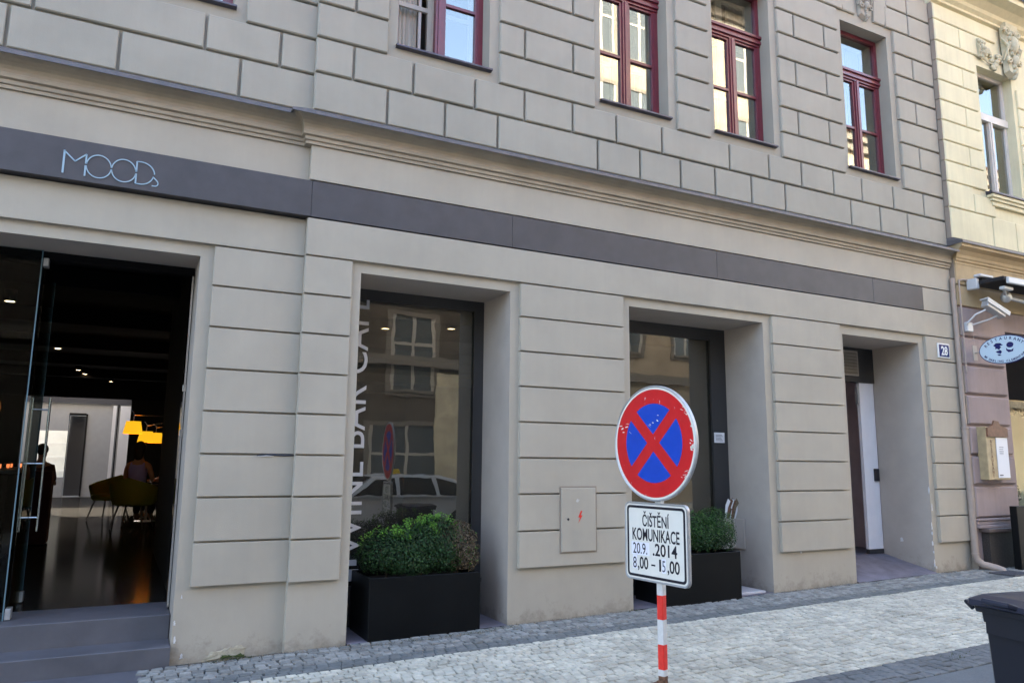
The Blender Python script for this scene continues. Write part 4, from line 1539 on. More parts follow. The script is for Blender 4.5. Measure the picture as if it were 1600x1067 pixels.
# ------------------------------------------------------------------ glass doors of the cafe
gd = thing('glass_door', 'frameless glass door leaf opened inward with long steel bar handles', 'door', (-.7, .55, .38))
m_ = MB()
m_.box(-.706, -.694, .58, 1.50, 0.40, 3.31)
m_.build('door_pane', 'glass_door', gd)
m_ = MB()
m_.box(-.707, -.693, 1.50, 1.504, 0.40, 3.31)
m_.build('pane_edge', 'glass_edge', gd)
for sx in (-1, 1):
    m_ = MB()
    m_.tube([(-.70 + sx * .075, 1.38, 1.0), (-.70 + sx * .075, 1.38, 2.2)], .0115, 10)
    hb = m_.build('bar_handle', 'steel', gd, smooth=True)
    for z in (1.12, 1.60, 2.09):
        m_ = MB()
        m_.tube([(-.70 + sx * .008, 1.38, z), (-.70 + sx * .075, 1.38, z)], .008, 8)
        m_.build('standoff', 'steel', hb, smooth=True)
for (a, b, c, d) in ((.56, .68, .385, .47), (1.41, 1.50, .385, .47), (.56, .66, 3.26, 3.33)):
    m_ = MB()
    m_.rbox(-.72, -.68, a, b, c, d, .003)
    m_.build('pivot_fitting', 'steel_dull', gd)
gp = thing('glass_panel', 'fixed glass panel left of the open cafe doorway', 'glass panel', (-1.6, .57, .38))
m_ = MB()
m_.box(OL[0], -.735, .562, .574, 0.38, 3.395)
m_.build('panel_pane', 'glass_door', gp)
m_ = MB()
m_.box(-.735, -.726, .561, .575, 0.38, 3.395)
m_.build('pane_edge', 'glass_edge', gp)
g2_ = thing('door_leaf', 'second glass door leaf folded flat against the right door jamb', 'door', (.45, .55, .38))
m_ = MB()
m_.box(.452, .464, .56, .80, 0.40, 3.31)
m_.build('door_pane', 'glass_door', g2_)
m_ = MB()
m_.box(.450, .466, .552, .56, 0.40, 3.31)
m_.build('pane_edge', 'steel', g2_)
for z in (1.85, 2.25):
    m_ = MB()
    m_.rbox(.44, .472, .53, .58, z, z + .06, .004)
    m_.build('hinge', 'steel', g2_)

# ------------------------------------------------------------------ cafe lamps
spots = [(-1.47, 4.9, .065), (-1.40, 6.6, .065), (-1.22, 9.6, .065), (-1.05, 13.4, .065), (-.95, 14.3, .065), (-.88, 15.0, .065), (3.5, 4.4, .065), (4.4, 3.9, .065), (-2.9, 8.2, .065), (-.4, 16.0, .065)]
spl = ['first ceiling spotlight from the cafe entrance, upper left', 'second ceiling spotlight from the entrance, beside the glass edge', 'third ceiling spotlight from the cafe entrance, right of the glass edge',
       'fourth small ceiling spotlight deep in the cafe', 'fifth small ceiling spotlight deep in the cafe', 'sixth small ceiling spotlight deep in the cafe',
       'left ceiling spotlight seen through the first shop window', 'right ceiling spotlight seen through the first shop window', 'low ceiling spotlight left of the glass door behind the bar', 'farthest ceiling spotlight before the white hall']
for (x, y, r_), lb in zip(spots, spl):
    s = thing('ceiling_spotlight', lb, 'lamp', (x, y, 3.84), group='ceiling spotlights in the cafe')
    m_ = MB()
    m_.lathe([(r_ + .012, 0), (r_ + .012, -.16), (r_, -.16), (r_, -.12)], 18, (x, y, 3.84))
    m_.build('can', 'black_in', s, smooth=True)
    m_ = MB()
    m_.lathe([(0.0001, -.152), (r_ * .95, -.152), (r_ * .95, -.13), (0.0001, -.13)], 18, (x, y, 3.84))
    m_.build('lens', 'spot', s)
for (x, y, z, arm, lb) in ((0.144, 7.81, 2.18, (0.67, 7.55, 2.38), 'yellow fabric wall lamp on a swing arm, front one of three'),
                           (0.408, 9.9, 2.08, (0.95, 9.6, 2.40), 'yellow fabric wall lamp, middle one of three'),
                           (0.62, 11.0, 2.09, (1.2, 10.8, 2.40), 'yellow fabric wall lamp, hindmost of three')):
    s = thing('swing_arm_lamp', lb, 'lamp', (x, y, z), group='yellow lamps over the cafe tables')
    m_ = MB()
    m_.lathe([(.155, -.10), (.115, .11), (.111, .11), (.151, -.10)], 24, (x, y, z))
    m_.build('lamp_shade', 'lamp_yellow', s, smooth=True)
    m_ = MB()
    m_.tube([(x, y, z + .1), (x, y, z + .24), (x - .04, y, z + .30)], .010, 7)
    m_.tube([(x, y, z + .22), arm], .007, 7)
    m_.tube([arm, (arm[0], arm[1], arm[2] - .55)], .016, 7)
    m_.tube([arm, (arm[0] + 2, arm[1], arm[2])], .010, 7)
    m_.build('arm', 'steel', s, smooth=True)
s = thing('wall_spot', 'small white spot at the foot of the lamp arm', 'lamp', (.70, 7.58, 1.82))
m_ = MB()
m_.lathe([(.02, .065), (.05, -.04), (0.001, -.04)], 14, (.70, 7.56, 1.82))
m_.build('shade', 'spot', s)
s = thing('pendant_globe', 'dim orange globe lamp at the left edge above the bar', 'lamp', (-1.66, 5.2, 2.3))
m_ = MB()
m_.sph((-1.66, 5.2, 2.30), (.19, .19, .22), 16, 10)
m_.build('globe', 'spot_dim', s, smooth=True)
m_ = MB()
m_.tube([(-1.66, 5.2, 2.5), (-1.66, 5.2, 3.84)], .006, 6)
m_.build('cord', 'black_in', s)

# bar counter with glowing bottles
bc = thing('bar_counter', 'dark bar counter at the left with small red lights', 'counter', (-2.4, 6, .38))
m_ = MB()
m_.rbox(-3.4, -1.25, 4.8, 9.0, .38, 1.45, .02)
m_.build('counter_body', 'dark_in', bc)
m_ = MB()
m_.rbox(-3.45, -1.18, 4.75, 9.05, 1.45, 1.50, .01)
m_.build('counter_top', 'frame_dark', bc)
for i, (x, y) in enumerate(((-1.42, 5.3), (-1.36, 5.6), (-1.5, 5.9), (-1.40, 6.3), (-1.33, 6.7))):
    b = thing('candle_glass', 'small red glowing candle glass on the dark bar counter', 'glass', (x, y, 1.5), group='red candle glasses on the bar')
    m_ = MB()
    m_.lathe([(.025, 0), (.032, .09), (.028, .09), (.022, .01)], 12, (x, y, 1.502))
    m_.build('glass_cup', 'glass_door', b, smooth=True)
    m_ = MB()
    m_.lathe([(.016, 0.012), (.02, .065), (.001, .055)], 12, (x, y, 1.502))
    m_.build('flame', 'red_glow', b)


# people -----------------------------------------------------------
def skin_body(name, joints, edges, mm, parent, sub=2, loc=(0, 0, 0)):
    me = bpy.data.meshes.new(name)
    me.from_pydata([j[0] for j in joints], edges, [])
    o = bpy.data.objects.new(name, me)
    COL.objects.link(o)
    o.parent = parent
    o.location = loc
    sk = o.modifiers.new('skin', 'SKIN')
    sk.use_smooth_shade = True
    ss = o.modifiers.new('sub', 'SUBSURF')
    ss.levels = sub
    ss.render_levels = sub
    if not me.skin_vertices:
        me.skin_vertices.new(name='skin')
    for i, j in enumerate(joints):
        r_ = j[1]
        me.skin_vertices[0].data[i].radius = (r_, r_ * (j[2] if len(j) > 2 else 1))
    me.skin_vertices[0].data[0].use_root = True
    me.materials.append(MAT[mm])
    return o


def seated(label, loc, rz, top, legs='jeans', hair_len=.16, scale=1.0):
    p = thing('person', label, 'person', loc, rot=(0, 0, rz))
    p.scale = (scale,) * 3
    # faces +Y locally; seat at z=.45
    J = [((0, 0, .50), .13), ((0, -.01, .66), .12), ((0, .0, .84), .135), ((0, .01, 1.0), .11), ((0, .02, 1.08), .065), ((0, .03, 1.17), .055), ((0, .04, 1.27), .085),
         ((-.17, .01, .99), .055), ((-.22, .06, .78), .042), ((-.14, .28, .72), .033), ((-.1, .38, .73), .03),
         ((.17, .01, .99), .055), ((.22, .06, .78), .042), ((.14, .28, .72), .033), ((.1, .38, .73), .03),
         ((-.10, .10, .50), .09), ((-.12, .45, .50), .065), ((-.12, .42, .10), .042), ((-.12, .55, .065), .035),
         ((.10, .10, .50), .09), ((.12, .45, .50), .065), ((.12, .42, .10), .042), ((.12, .55, .065), .035)]
    E_ = [(0, 1), (1, 2), (2, 3), (3, 4), (4, 5), (5, 6), (3, 7), (7, 8), (8, 9), (9, 10), (3, 11), (11, 12), (12, 13), (13, 14), (0, 15), (15, 16), (16, 17), (17, 18), (0, 19), (19, 20), (20, 21), (21, 22)]
    skin_body('body', J, E_, 'skin', p)
    skin_body('top_clothing', [((0, 0, .52), .155), ((0, -.01, .68), .14), ((0, 0, .84), .155), ((0, .01, .98), .12), ((-.12, .01, 1.0), .07), ((.12, .01, 1.0), .07)],
              [(0, 1), (1, 2), (2, 3), (3, 4), (3, 5)], top, p)
    skin_body('trousers', [((0, 0, .49), .15), ((-.10, .10, .50), .105), ((-.12, .45, .50), .08), ((-.12, .42, .14), .055), ((.10, .10, .50), .105), ((.12, .45, .50), .08), ((.12, .42, .14), .055)],
              [(0, 1), (1, 2), (2, 3), (0, 4), (4, 5), (5, 6)], legs, p)
    m = MB()
    m.sph((0, .02, 1.29), (.095, .11, .115), 16, 10)
    m.sph((0, -.035, 1.29 - hair_len / 2), (.085, .06, .06 + hair_len / 2), 14, 8)
    m.build('hair', 'hair', p, smooth=True)
    m = MB()
    m.sph((-.035, .135, 1.275), (.012, .008, .010), 8, 5)
    m.sph((.035, .135, 1.275), (.012, .008, .010), 8, 5)
    m.add([(0, .128, 1.275), (-.014, .13, 1.24), (.014, .13, 1.24), (0, .155, 1.243)], [(0, 1, 3), (0, 3, 2), (1, 2, 3)])
    m.build('face_features', 'skin', p)
    return p


seated('person in a mauve racerback top seated in an olive armchair, back to the street', (0.31, 9.5, .42), R(-20), 'purple', scale=1.12)
seated('person in a rust red shirt seated across, right of the mauve top', (0.95, 11.1, .40), R(60), 'rust_top', scale=1.1)


def chair(loc, rz, label):
    c = thing('armchair', label, 'chair', loc, rot=(0, 0, rz), group='olive tub armchairs in the cafe')
    m = MB()
    m.lathe([(.26, .38), (.29, .41), (.29, .47), (.26, .50), (.001, .50)], 28)
    m.build('seat', 'olive', c, smooth=True)
    m = MB()
    n = 24
    vs = []
    for i in range(n + 1):
        a = R(180 + 0 - 10 + 200 * i / n)
        h = .86 - .20 * abs(i / n - .5) * 2
        for rr, z in ((.28, .40), (.335, h - .03), (.33, h), (.30, h), (.29, h - .03), (.25, .46)):
            vs.append((rr * math.cos(a) * 1.1, rr * math.sin(a), z))
    fs = []
    for i in range(n):
        for k in range(6):
            fs.append((i * 6 + k, i * 6 + (k + 1) % 6, (i + 1) * 6 + (k + 1) % 6, (i + 1) * 6 + k))
    m.add(vs, fs)
    m.build('backrest', 'olive', c, smooth=True)
    for sx in (-1, 1):
        for sy in (-1, 1):
            m = MB()
            m.tube([(sx * .16, sy * .16, .40), (sx * .24, sy * .24, 0)], [.016, .010], 8)
            m.build('leg', 'frame_dark', c, smooth=True)
    c.scale = (1.2, 1.2, 1.08)
    return c


ch = chair((0.28, 9.4, .38), R(-20), 'olive tub armchair under the person in the mauve top')
chair((1.0, 11.2, .38), R(70), 'olive tub armchair under the person in the rust red shirt')
ch2 = chair((-0.15, 11.6, .38), R(150), 'empty pale framed armchair left of the seated people')
tb = thing('cafe_table', 'round dark cafe table between the seated people', 'table', (0.55, 10.9, .38), rot=(0, 0, 0))
m_ = MB()
m_.lathe([(.001, .72), (.36, .72), (.37, .735), (.36, .75), (.001, .75)], 30)
m_.build('table_top', 'frame_dark', tb)
m_ = MB()
m_.lathe([(.22, 0), (.22, .015), (.03, .03), (.025, .72)], 20)
m_.build('pedestal', 'steel_dull', tb, smooth=True)

bcb = thing('bar_cabinet', 'tall maroon cabinet at the near end of the bar, before the standing person', 'cabinet', (-1.1, 6.9, .38))
m_ = MB()
m_.rbox(-1.24, -.90, 6.6, 7.1, .39, 1.46, .01)
m_.build('cabinet_body', 'maroon', bcb)
pp = thing('person', 'standing person in a maroon coat by the bar, silhouetted against the light', 'person', (-1.13, 7.5, .38), rot=(0, 0, R(-20)))
skin_body('body', [((0, 0, .80), .10), ((0, 0, 1.0), .095), ((0, .0, 1.15), .10), ((0, 0, 1.24), .045), ((0, .02, 1.31), .065), ((0, .03, 1.39), .075),
                   ((-.16, 0, 1.14), .045), ((-.2, .03, .92), .036), ((-.15, .2, .85), .028), ((.16, 0, 1.14), .045), ((.2, .03, .92), .036), ((.15, .2, .85), .028),
                   ((-.09, 0, .7), .08), ((-.1, .02, .4), .055), ((-.1, 0, .07), .038), ((-.1, .12, .03), .03), ((.09, 0, .7), .08), ((.1, .02, .4), .055), ((.1, 0, .07), .038), ((.1, .12, .03), .03)],
          [(0, 1), (1, 2), (2, 3), (3, 4), (4, 5), (2, 6), (6, 7), (7, 8), (2, 9), (9, 10), (10, 11), (0, 12), (12, 13), (13, 14), (14, 15), (0, 16), (16, 17), (17, 18), (18, 19)], 'skin', pp)
skin_body('coat', [((0, 0, .45), .17), ((0, 0, .85), .135), ((0, 0, 1.14), .13), ((-.16, 0, 1.13), .065), ((-.2, .03, .9), .052), ((.16, 0, 1.13), .065), ((.2, .03, .9), .052)],
          [(0, 1), (1, 2), (2, 3), (3, 4), (2, 5), (5, 6)], 'maroon', pp)
m_ = MB()
m_.sph((0, .0, 1.41), (.085, .095, .095), 16, 10)
m_.build('hair', 'hair', pp, smooth=True)

# ------------------------------------------------------------------ street sign
PX, PY = 3.445, -2.385
PZ0 = gz(PX)
sg = thing('street_sign', 'round no-stopping sign with a street cleaning plate on a striped red and white pole', 'street sign', (PX, PY, PZ0))
a_ = R(10)
bands = [(2.205, 0.745, 'pole_white'), (0.745, 0.583, 'pole_red'), (0.583, 0.418, 'pole_white'), (0.418, 0.254, 'pole_red'), (0.254, 0.212, 'pole_white'), (0.212, 0.07, 'rust')]
hs = .0245
for z1, z0, mm in bands:
    m_ = MB()
    ang = R(-27 + 45)
    c, s_ = math.cos(ang), math.sin(ang)
    poly = [(PX + c * x - s_ * y, PY + s_ * x + c * y) for x, y in ((-hs, -hs + .004), (-hs + .004, -hs), (hs - .004, -hs), (hs, -hs + .004), (hs, hs - .004), (hs - .004, hs), (-hs + .004, hs), (-hs, hs - .004))]
    m_.prism_z(poly, z0 + .0003, z1 - .0003)
    m_.build('pole_section', mm, sg)
m_ = MB()
ang = R(18)
m_.M = Matrix.Translation((PX, PY, PZ0)) @ Matrix.Rotation(ang, 4, 'Z')
m_.rbox(-.15, .15, -.15, .15, .014, .032, .004)
m_.rbox(-.045, .045, -.045, .045, .032, .06, .004)
for sx in (-1, 1):
    for sy in (-1, 1):
        m_.lathe([(.016, .032), (.016, .046), (.001, .05)], 6, (sx * .11, sy * .11, 0))
m_.build('base_plate', 'rust', sg)
# plate frame: columns r, up, n
aa = R(-83.2)
rv, uv, nv = Vector((math.cos(aa), math.sin(aa), 0)), Vector((0, 0, 1)), Vector((math.sin(aa), -math.cos(aa), 0))
cpt = Vector((3.407, -2.381, 0))


def PM(zc, off=0.0):
    o = cpt + nv * off
    return Matrix(((rv.x, uv.x, nv.x, o.x), (rv.y, uv.y, nv.y, o.y), (rv.z, uv.z, nv.z, zc), (0, 0, 0, 1)))


RD = 0.413


def disc_poly(r, n=64, a0=0, a1=360):
    return [(r * math.cos(R(a0 + (a1 - a0) * i / n)), r * math.sin(R(a0 + (a1 - a0) * i / n))) for i in range(n)]


m_ = MB()
m_.M = PM(1.799)
m_.lathe([(.001, -.022), (RD - .012, -.022), (RD, -.016), (RD, .004), (RD - .006, .008), (RD - .013, .002), (.001, .002)], 72)
disc = m_.build('round_plate', 'steel_dull', sg)
m_ = MB()
m_.M = PM(1.799)
m_.prism_z(disc_poly(RD - .013, 72), .0022, .0035)
m_.build('white_ring', 'sign_white', disc)
m_ = MB()
m_.M = PM(1.799)
m_.prism_z(disc_poly(RD * .935, 72), .0037, .0045)
m_.build('red_face', 'red_paint', disc)
rb, hw = RD * .685, RD * .105
for q in range(4):
    m_ = MB()
    m_.M = PM(1.799) @ Matrix.Rotation(R(90 * q), 4, 'Z')
    ta = 45 - math.degrees(math.asin(hw / rb))
    poly = [(hw * math.sqrt(2), 0)] + [(rb * math.cos(R(-ta + 2 * ta * i / 20)), rb * math.sin(R(-ta + 2 * ta * i / 20))) for i in range(21)]
    m_.prism_z(poly, .0047, .0054)
    m_.build('blue_sector', 'blue_paint', disc)
# worn flecks on the right rim
for i in range(44):
    m_ = MB() if i == 0 else m_
    m_.M = PM(1.799)
    if i < 32:
        th, rr0 = R(random.choice([uni(-42, -25), uni(15, 40), uni(-8, 2)])), RD * uni(.86, .95)
    elif i < 39:
        th, rr0 = R(uni(150, 165)), RD * uni(.6, .9)
    else:
        th, rr0 = R(uni(70, 110)), RD * uni(.3, .5)
    x, y = rr0 * math.cos(th), rr0 * math.sin(th)
    w_, h_ = uni(.004, .022), uni(.001, .006)
    a = uni(-.6, .5)
    poly = []
    for k in range(8):
        t = k / 8 * 6.283
        px_, py_ = w_ * math.cos(t) * uni(.6, 1.1), h_ * math.sin(t) * uni(.5, 1.3)
        poly.append((x + px_ * math.cos(a) - py_ * math.sin(a), y + px_ * math.sin(a) + py_ * math.cos(a)))
    m_.prism_z(poly, .0056, .0059)
m_.build('paint_scratch', 'sign_white', disc)


def rrect(w, h, r, n=6):
    p = []
    for cx, cy, a0 in ((w - r, h - r, 0), (-w + r, h - r, 90), (-w + r, -h + r, 180), (w - r, -h + r, 270)):
        for i in range(n + 1):
            a = R(a0 + 90 * i / n)
            p.append((cx + r * math.cos(a), cy + r * math.sin(a)))
    return p


ZP = 1.101
PW, PH = .312, .274
m_ = MB()
m_.M = PM(ZP)
m_.prism_z(rrect(PW, PH, .045), -.02, .0)
ring_o, ring_i = rrect(PW, PH, .045), rrect(PW - .012, PH - .012, .035)
n_ = len(ring_o)
vs = [(x, y, 0.0) for x, y in ring_o] + [(x * .995, y * .995, .006) for x, y in ring_o] + [(x, y, .004) for x, y in ring_i] + [(x, y, 0.0005) for x, y in ring_i]
m_.add(vs, [(k * n_ + i, k * n_ + (i + 1) % n_, (k + 1) * n_ + (i + 1) % n_, (k + 1) * n_ + i) for k in range(3) for i in range(n_)])
plate = m_.build('plate', 'steel_dull', sg)
m_ = MB()
m_.M = PM(ZP)
m_.prism_z(rrect(PW - .013, PH - .013, .035), .0008, .0022)
m_.build('plate_face', 'sign_white', plate)
m_ = MB()
m_.M = PM(ZP)
ro, ri = rrect(PW - .024, PH - .024, .03), rrect(PW - .042, PH - .042, .016)
vs = [(x, y, .0024) for x, y in ro] + [(x, y, .0034) for x, y in ro] + [(x, y, .0034) for x, y in ri] + [(x, y, .0024) for x, y in ri]
m_.add(vs, [(k * n_ + i, k * n_ + (i + 1) % n_, ((k + 1) % 4) * n_ + (i + 1) % n_, ((k + 1) % 4) * n_ + i) for k in range(4) for i in range(n_)])
m_.build('plate_border', 'black', plate)


def ptext(body, x, y, h, width, mm='black', z=.0034, bold=0.004, al='CENTER'):
    t = text_mb(body, 1.0, 0.0, al, bold=bold)
    xs = [v[0] for v in t.v]
    base = [v[1] for v in t.v]
    w0 = max(xs) - min(xs)
    x0 = min(xs)
    ks = h / .729
    t.v = [((v[0] - x0) * width / w0 + x - width / 2, v[1] * ks + y, z) for v in t.v]
    xf(t, PM(ZP))
    t.build('lettering', mm, plate)


ptext('ČIŠTĚNÍ', 0.005, .108, .080, .265, bold=0.018)
ptext('KOMUNIKACE', 0.0, .008, .086, .465, bold=0.018)
m_ = MB()
m_.M = PM(ZP)
for st_ in ([(-.245, -.098), (-.062, -.098), (-.062, -.008), (-.245, -.008)], [(-.232, -.195), (-.190, -.195), (-.190, -.101), (-.232, -.101)],
            [(.06, -.20), (.098, -.20), (.098, -.103), (.06, -.103)]):
    m_ = MB()
    m_.M = PM(ZP)
    m_.prism_z(st_, .0026, .0032)
    m_.build('sticker', 'sticker', plate)
ptext('20.9.', -.155, -.088, .078, .145, z=.0042, bold=0.004)
ptext('.2014', .09, -.087, .085, .235, bold=0.018)
ptext('8', -.211, -.190, .080, .036, z=.0042, bold=0.004)
ptext(',00', -.128, -.190, .085, .105, bold=0.018)
ptext('–', -.025, -.182, .074, .040, bold=0.02)
ptext('1', .042, -.190, .085, .018, bold=0.006)
ptext('5', .079, -.190, .080, .030, mm='sticker_ink', z=.0042, bold=0.0)
ptext(',00', .17, -.190, .085, .115, bold=0.018)
for zc in (1.95, 1.65, 1.25, .95):
    m_ = MB()
    m_.M = PM(zc)
    m_.box(-.045, .045, -.012, .012, -.075, -.022)
    m_.build('clamp', 'steel_dull', sg)

# ------------------------------------------------------------------ wheeled bin
bn = thing('wheeled_bin', 'dark navy wheeled rubbish bin with closed lid at the right edge of the pavement', 'bin', (4.54, -4.32, gz(4.4) - .035), rot=(0, 0, R(-8)))
bn.scale = (.93, .93, .905)
m_ = MB()


def ring4(w, d, z, cy=0):
    c = .03
    return [(-w + c, -d + cy, z), (w - c, -d + cy, z), (w, -d + c + cy, z), (w, d - c + cy, z), (w - c, d + cy, z), (-w + c, d + cy, z), (-w, d - c + cy, z), (-w, -d + c + cy, z)]


lv = [ring4(.175, .20, .06, .03), ring4(.195, .22, .40, .02), ring4(.222, .245, .80, 0), ring4(.232, .252, .802, 0), ring4(.236, .256, .86, 0), ring4(.262, .275, .862, 0), ring4(.266, .278, .90, 0)]
vs = [p for r_ in lv for p in r_]
fs = [(i * 8 + k, i * 8 + (k + 1) % 8, (i + 1) * 8 + (k + 1) % 8, (i + 1) * 8 + k) for i in range(len(lv) - 1) for k in range(8)] + [tuple(range(7, -1, -1))]
m_.add(vs, fs)
for sx in (-1, 1):
    m_.box(sx * .236 - .012, sx * .236 + .012, -.2, .2, .74, .862)
m_.build('body', 'bin', bn)
m_ = MB()
lv = [ring4(.285, .30, .898, -.01), ring4(.292, .31, .905, -.01), ring4(.286, .305, .935, -.01), ring4(.22, .25, .962, 0), ring4(.205, .235, .965, 0), ring4(.19, .22, .958, 0)]
vs = [p for r_ in lv for p in r_]
fs = [(i * 8 + k, i * 8 + (k + 1) % 8, (i + 1) * 8 + (k + 1) % 8, (i + 1) * 8 + k) for i in range(len(lv) - 1) for k in range(8)] + [tuple(range(7, -1, -1)), tuple(range(40, 48))]
m_.add(vs, fs)
m_.tube([(-.27, -.03, .925), (-.34, -.03, .945), (-.345, .12, .948), (-.27, .18, .93)], [.014, .018, .018, .012], 8)
m_.build('lid', 'bin_lid', bn, smooth=True)
m_ = MB()
m_.tube([(-.22, .30, .87), (-.22, .345, .90), (.22, .345, .90), (.22, .30, .87)], .014, 8)
m_.build('handle', 'bin', bn, smooth=True)
for sx in (-1, 1):
    m_ = MB()
    m_.M = Matrix.Translation((sx * .20, .22, .10)) @ Matrix.Rotation(R(90), 4, 'Y')
    m_.lathe([(.03, -.02), (.08, -.025), (.10, -.018), (.10, .018), (.08, .025), (.03, .02)], 24)
    m_.build('wheel', 'tyre', bn, smooth=True)

# ------------------------------------------------------------------ neighbouring building
NY = -0.068
nb_ = thing('yellow_building', 'cream yellow neighbouring building with mauve ground floor and stucco ornaments', 'building', (12.5, 0, gz(12.5)))
NX0, NX1 = 10.785, 26.0
m_ = MB()
NW = (11.84, 12.78, 5.94, 8.08)
wall_holes(m_, NX0, NX1, 4.75, 17.5, NY, [(*NW, .22), (14.2, 15.14, 5.94, 8.08, .22), (17, 17.94, 5.94, 8.08, .22)], 0)
m_.build('upper_wall', 'cream', nb_)
m_ = MB()
wall_holes(m_, NX0, NX1, -0.4, 4.75, NY, [(11.87, 14.6, -0.4, 3.70, .40), (16.0, 18.6, -0.4, 3.70, .40)], 0)
m_.build('wall', 'mauve', nb_)
m_ = MB()
m_.quad((NX0, NY, -.4), (NX0, .5, -.4), (NX0, .5, 17.5), (NX0, NY, 17.5))
m_.build('side_wall', 'quoin', nb_)
m_ = MB()
m_.box(NX0 + .05, NX1, 1.9, 14, -.4, 17.5)
m_.box(NX1, NX1 + .3, NY, 14, -.4, 17.5)
m_.box(NX0 + .05, NX1, NY + .45, 1.9, 4.1, 5.3)
m_.build('inner_mass', 'room', nb_)
m_ = MB()
m_.add([(NX0, -.5, 17.5), (NX1, -.5, 17.5), (NX1, 7, 20.5), (NX0, 7, 20.5), (NX1, 14.3, 17.5), (NX0, 14.3, 17.5)], [(0, 1, 2, 3), (3, 2, 4, 5), (0, 5, 4, 1)])
m_.build('roof', 'tile', nb_)


def nblock(x0, x1, z0, z1, mm, out=.03, g=.022, c=.012, side=True):
    m = MB()
    xa = x0 + (0 if side and x0 <= NX0 + .01 else g / 2)
    m.cham(xa, x1 - g / 2, z0 + g / 2, z1 - g / 2, NY + .003, NY - out + uni(-.0015, .0015), c)
    m.build('stone_block', mm, nb_)
    if side and x0 <= NX0 + .01:
        m = MB()
        m.box(NX0 - .013, NX0 - .0005, NY - out + .014, 0.0 - .02, z0 + g / 2 + .004, z1 - g / 2 - .004)
        m.build('corner_block', 'quoin', nb_)


zn = [5.02, 5.51, 5.92, 6.245, 6.575, 6.905, 7.235, 7.565, 7.895, 8.225, 8.59]
nblock(NX0, 11.83, zn[0], zn[1], 'cream', g=.012)
for a, b in ((11.83, 12.45), (12.45, 13.2), (13.2, 14.0)):
    nblock(a, b, zn[0], zn[1], 'cream', g=.012)
nblock(NX0, 11.41, zn[1], zn[2], 'cream', g=.014)
nblock(11.41, 11.95, zn[1], zn[2] - .10, 'cream', g=.014)
for i in range(2, 10):
    xr = 11.755 if zn[i] < 8.1 else 12.12
    if i in (3, 5, 7, 9):
        nblock(NX0, 11.40, zn[i], zn[i + 1], 'cream', g=.014)
        nblock(11.40, xr, zn[i], zn[i + 1], 'cream', g=.014)
    else:
        nblock(NX0, xr, zn[i], zn[i + 1], 'cream', g=.014)
for i in range(2, 8):
    nblock(12.86, 13.6, zn[i], zn[i + 1], 'cream', g=.014)
nblock(NX0, 12.4, 8.59, 8.86, 'cream', g=.014)
zg = [0.93, 1.39, 1.815, 2.24, 2.685, 3.115, 3.53, 3.985]
for a, b in zip(zg[:-1], zg[1:]):
    nblock(NX0, 11.80 if b < 3.6 else 11.88, a, b, 'mauve', out=.045, g=.035, c=.02)
m_ = MB()
m_.cham(NX0, 14.8, 4.0, 4.30, NY + .003, NY - .03, .006)
m_.build('stone_block', 'ochre', nb_)
nblock(NX0, 14.8, 4.31, 4.72, 'ochre', g=.015)


def ncornice(profile, x0, x1, mm, name):
    m = MB()
    vs = [p for o_, z in profile for p in ((x0 - o_ * .25, NY - o_, z), (x1, NY - o_, z))]
    n = len(profile)
    m.add(vs, [(2 * i, 2 * i + 1, 2 * i + 3, 2 * i + 2) for i in range(n - 1)])
    vs2 = [(x0 - o_ * .25, NY - o_, z) for o_, z in profile] + [(x0, NY + .3, profile[-1][1]), (x0, NY + .3, profile[0][1])]
    m.add(vs2, [tuple(range(len(vs2)))])
    return m.build(name, mm, nb_)


ncornice([(0, 4.62), (.035, 4.63), (.035, 4.66), (.055, 4.68), (.055, 4.70), (.07, 4.72), (.08, 4.76), (.12, 4.82), (.18, 4.86), (.185, 4.93), (0, 5.03)], NX0, NX1, 'ochre', 'cornice')
ncornice([(.20, 4.905), (.205, 4.905), (.205, 4.945), (0, 5.04)], NX0, NX1, 'zinc', 'cornice_flashing')
ncornice([(0, 8.88), (.05, 8.90), (.05, 8.94), (.10, 8.98), (.12, 9.03), (.22, 9.10), (.36, 9.14), (.38, 9.24), (0, 9.32)], NX0, NX1, 'cream', 'upper_cornice')
ncornice([(.40, 9.215), (.405, 9.215), (.405, 9.27), (0, 9.36)], NX0, NX1, 'sheet_dark', 'cornice_flashing')
# neighbour window
m_ = MB()
x0, x1, z0, z1, y = NW[0], NW[1], NW[2], NW[3], NY + .14
t = .06
m_.box(x0, x0 + t, y, y + .06, z0, z1)
m_.box(x1 - t, x1, y, y + .06, z0, z1)
m_.box(x0 + t, x1 - t, y, y + .06, z1 - t, z1)
m_.box(x0 + .001, x1 - .001, y - .03, y + .058, 7.24, 7.36)
cx = (x0 + x1) / 2
m_.box(cx - .05, cx + .05, y - .015, y + .057, z0, 7.24)
m_.box(cx - .018, cx + .018, y - .03, y - .015, z0, 7.24)
m_.box(x0 + t, cx - .05, y + .005, y + .05, z0, z0 + .06)
m_.box(cx + .05, x1 - t, y + .005, y + .05, z0, z0 + .06)
nw = m_.build('window', 'grey_wood', nb_)
for a, b, c, d in ((x0 + t, cx - .05, z0 + .06, 7.24), (cx + .05, x1 - t, z0 + .06, 7.24), (x0 + t, x1 - t, 7.36, z1 - t)):
    m_ = MB()
    m_.box(a, b, y + .03, y + .034, c, d)
    m_.build('pane', 'glass_up', nw)
m_ = MB()
m_.quad((x0 - .02, y + .25, z0), (x1 + .02, y + .25, z0), (x1 + .02, y + .25, z1), (x0 - .02, y + .25, z1))
m_.quad((x0, y + .06, z0), (x0, y + .25, z0), (x0, y + .25, z1), (x0, y + .06, z1))
m_.quad((x1, y + .06, z0), (x1, y + .25, z0), (x1, y + .25, z1), (x1, y + .06, z1))
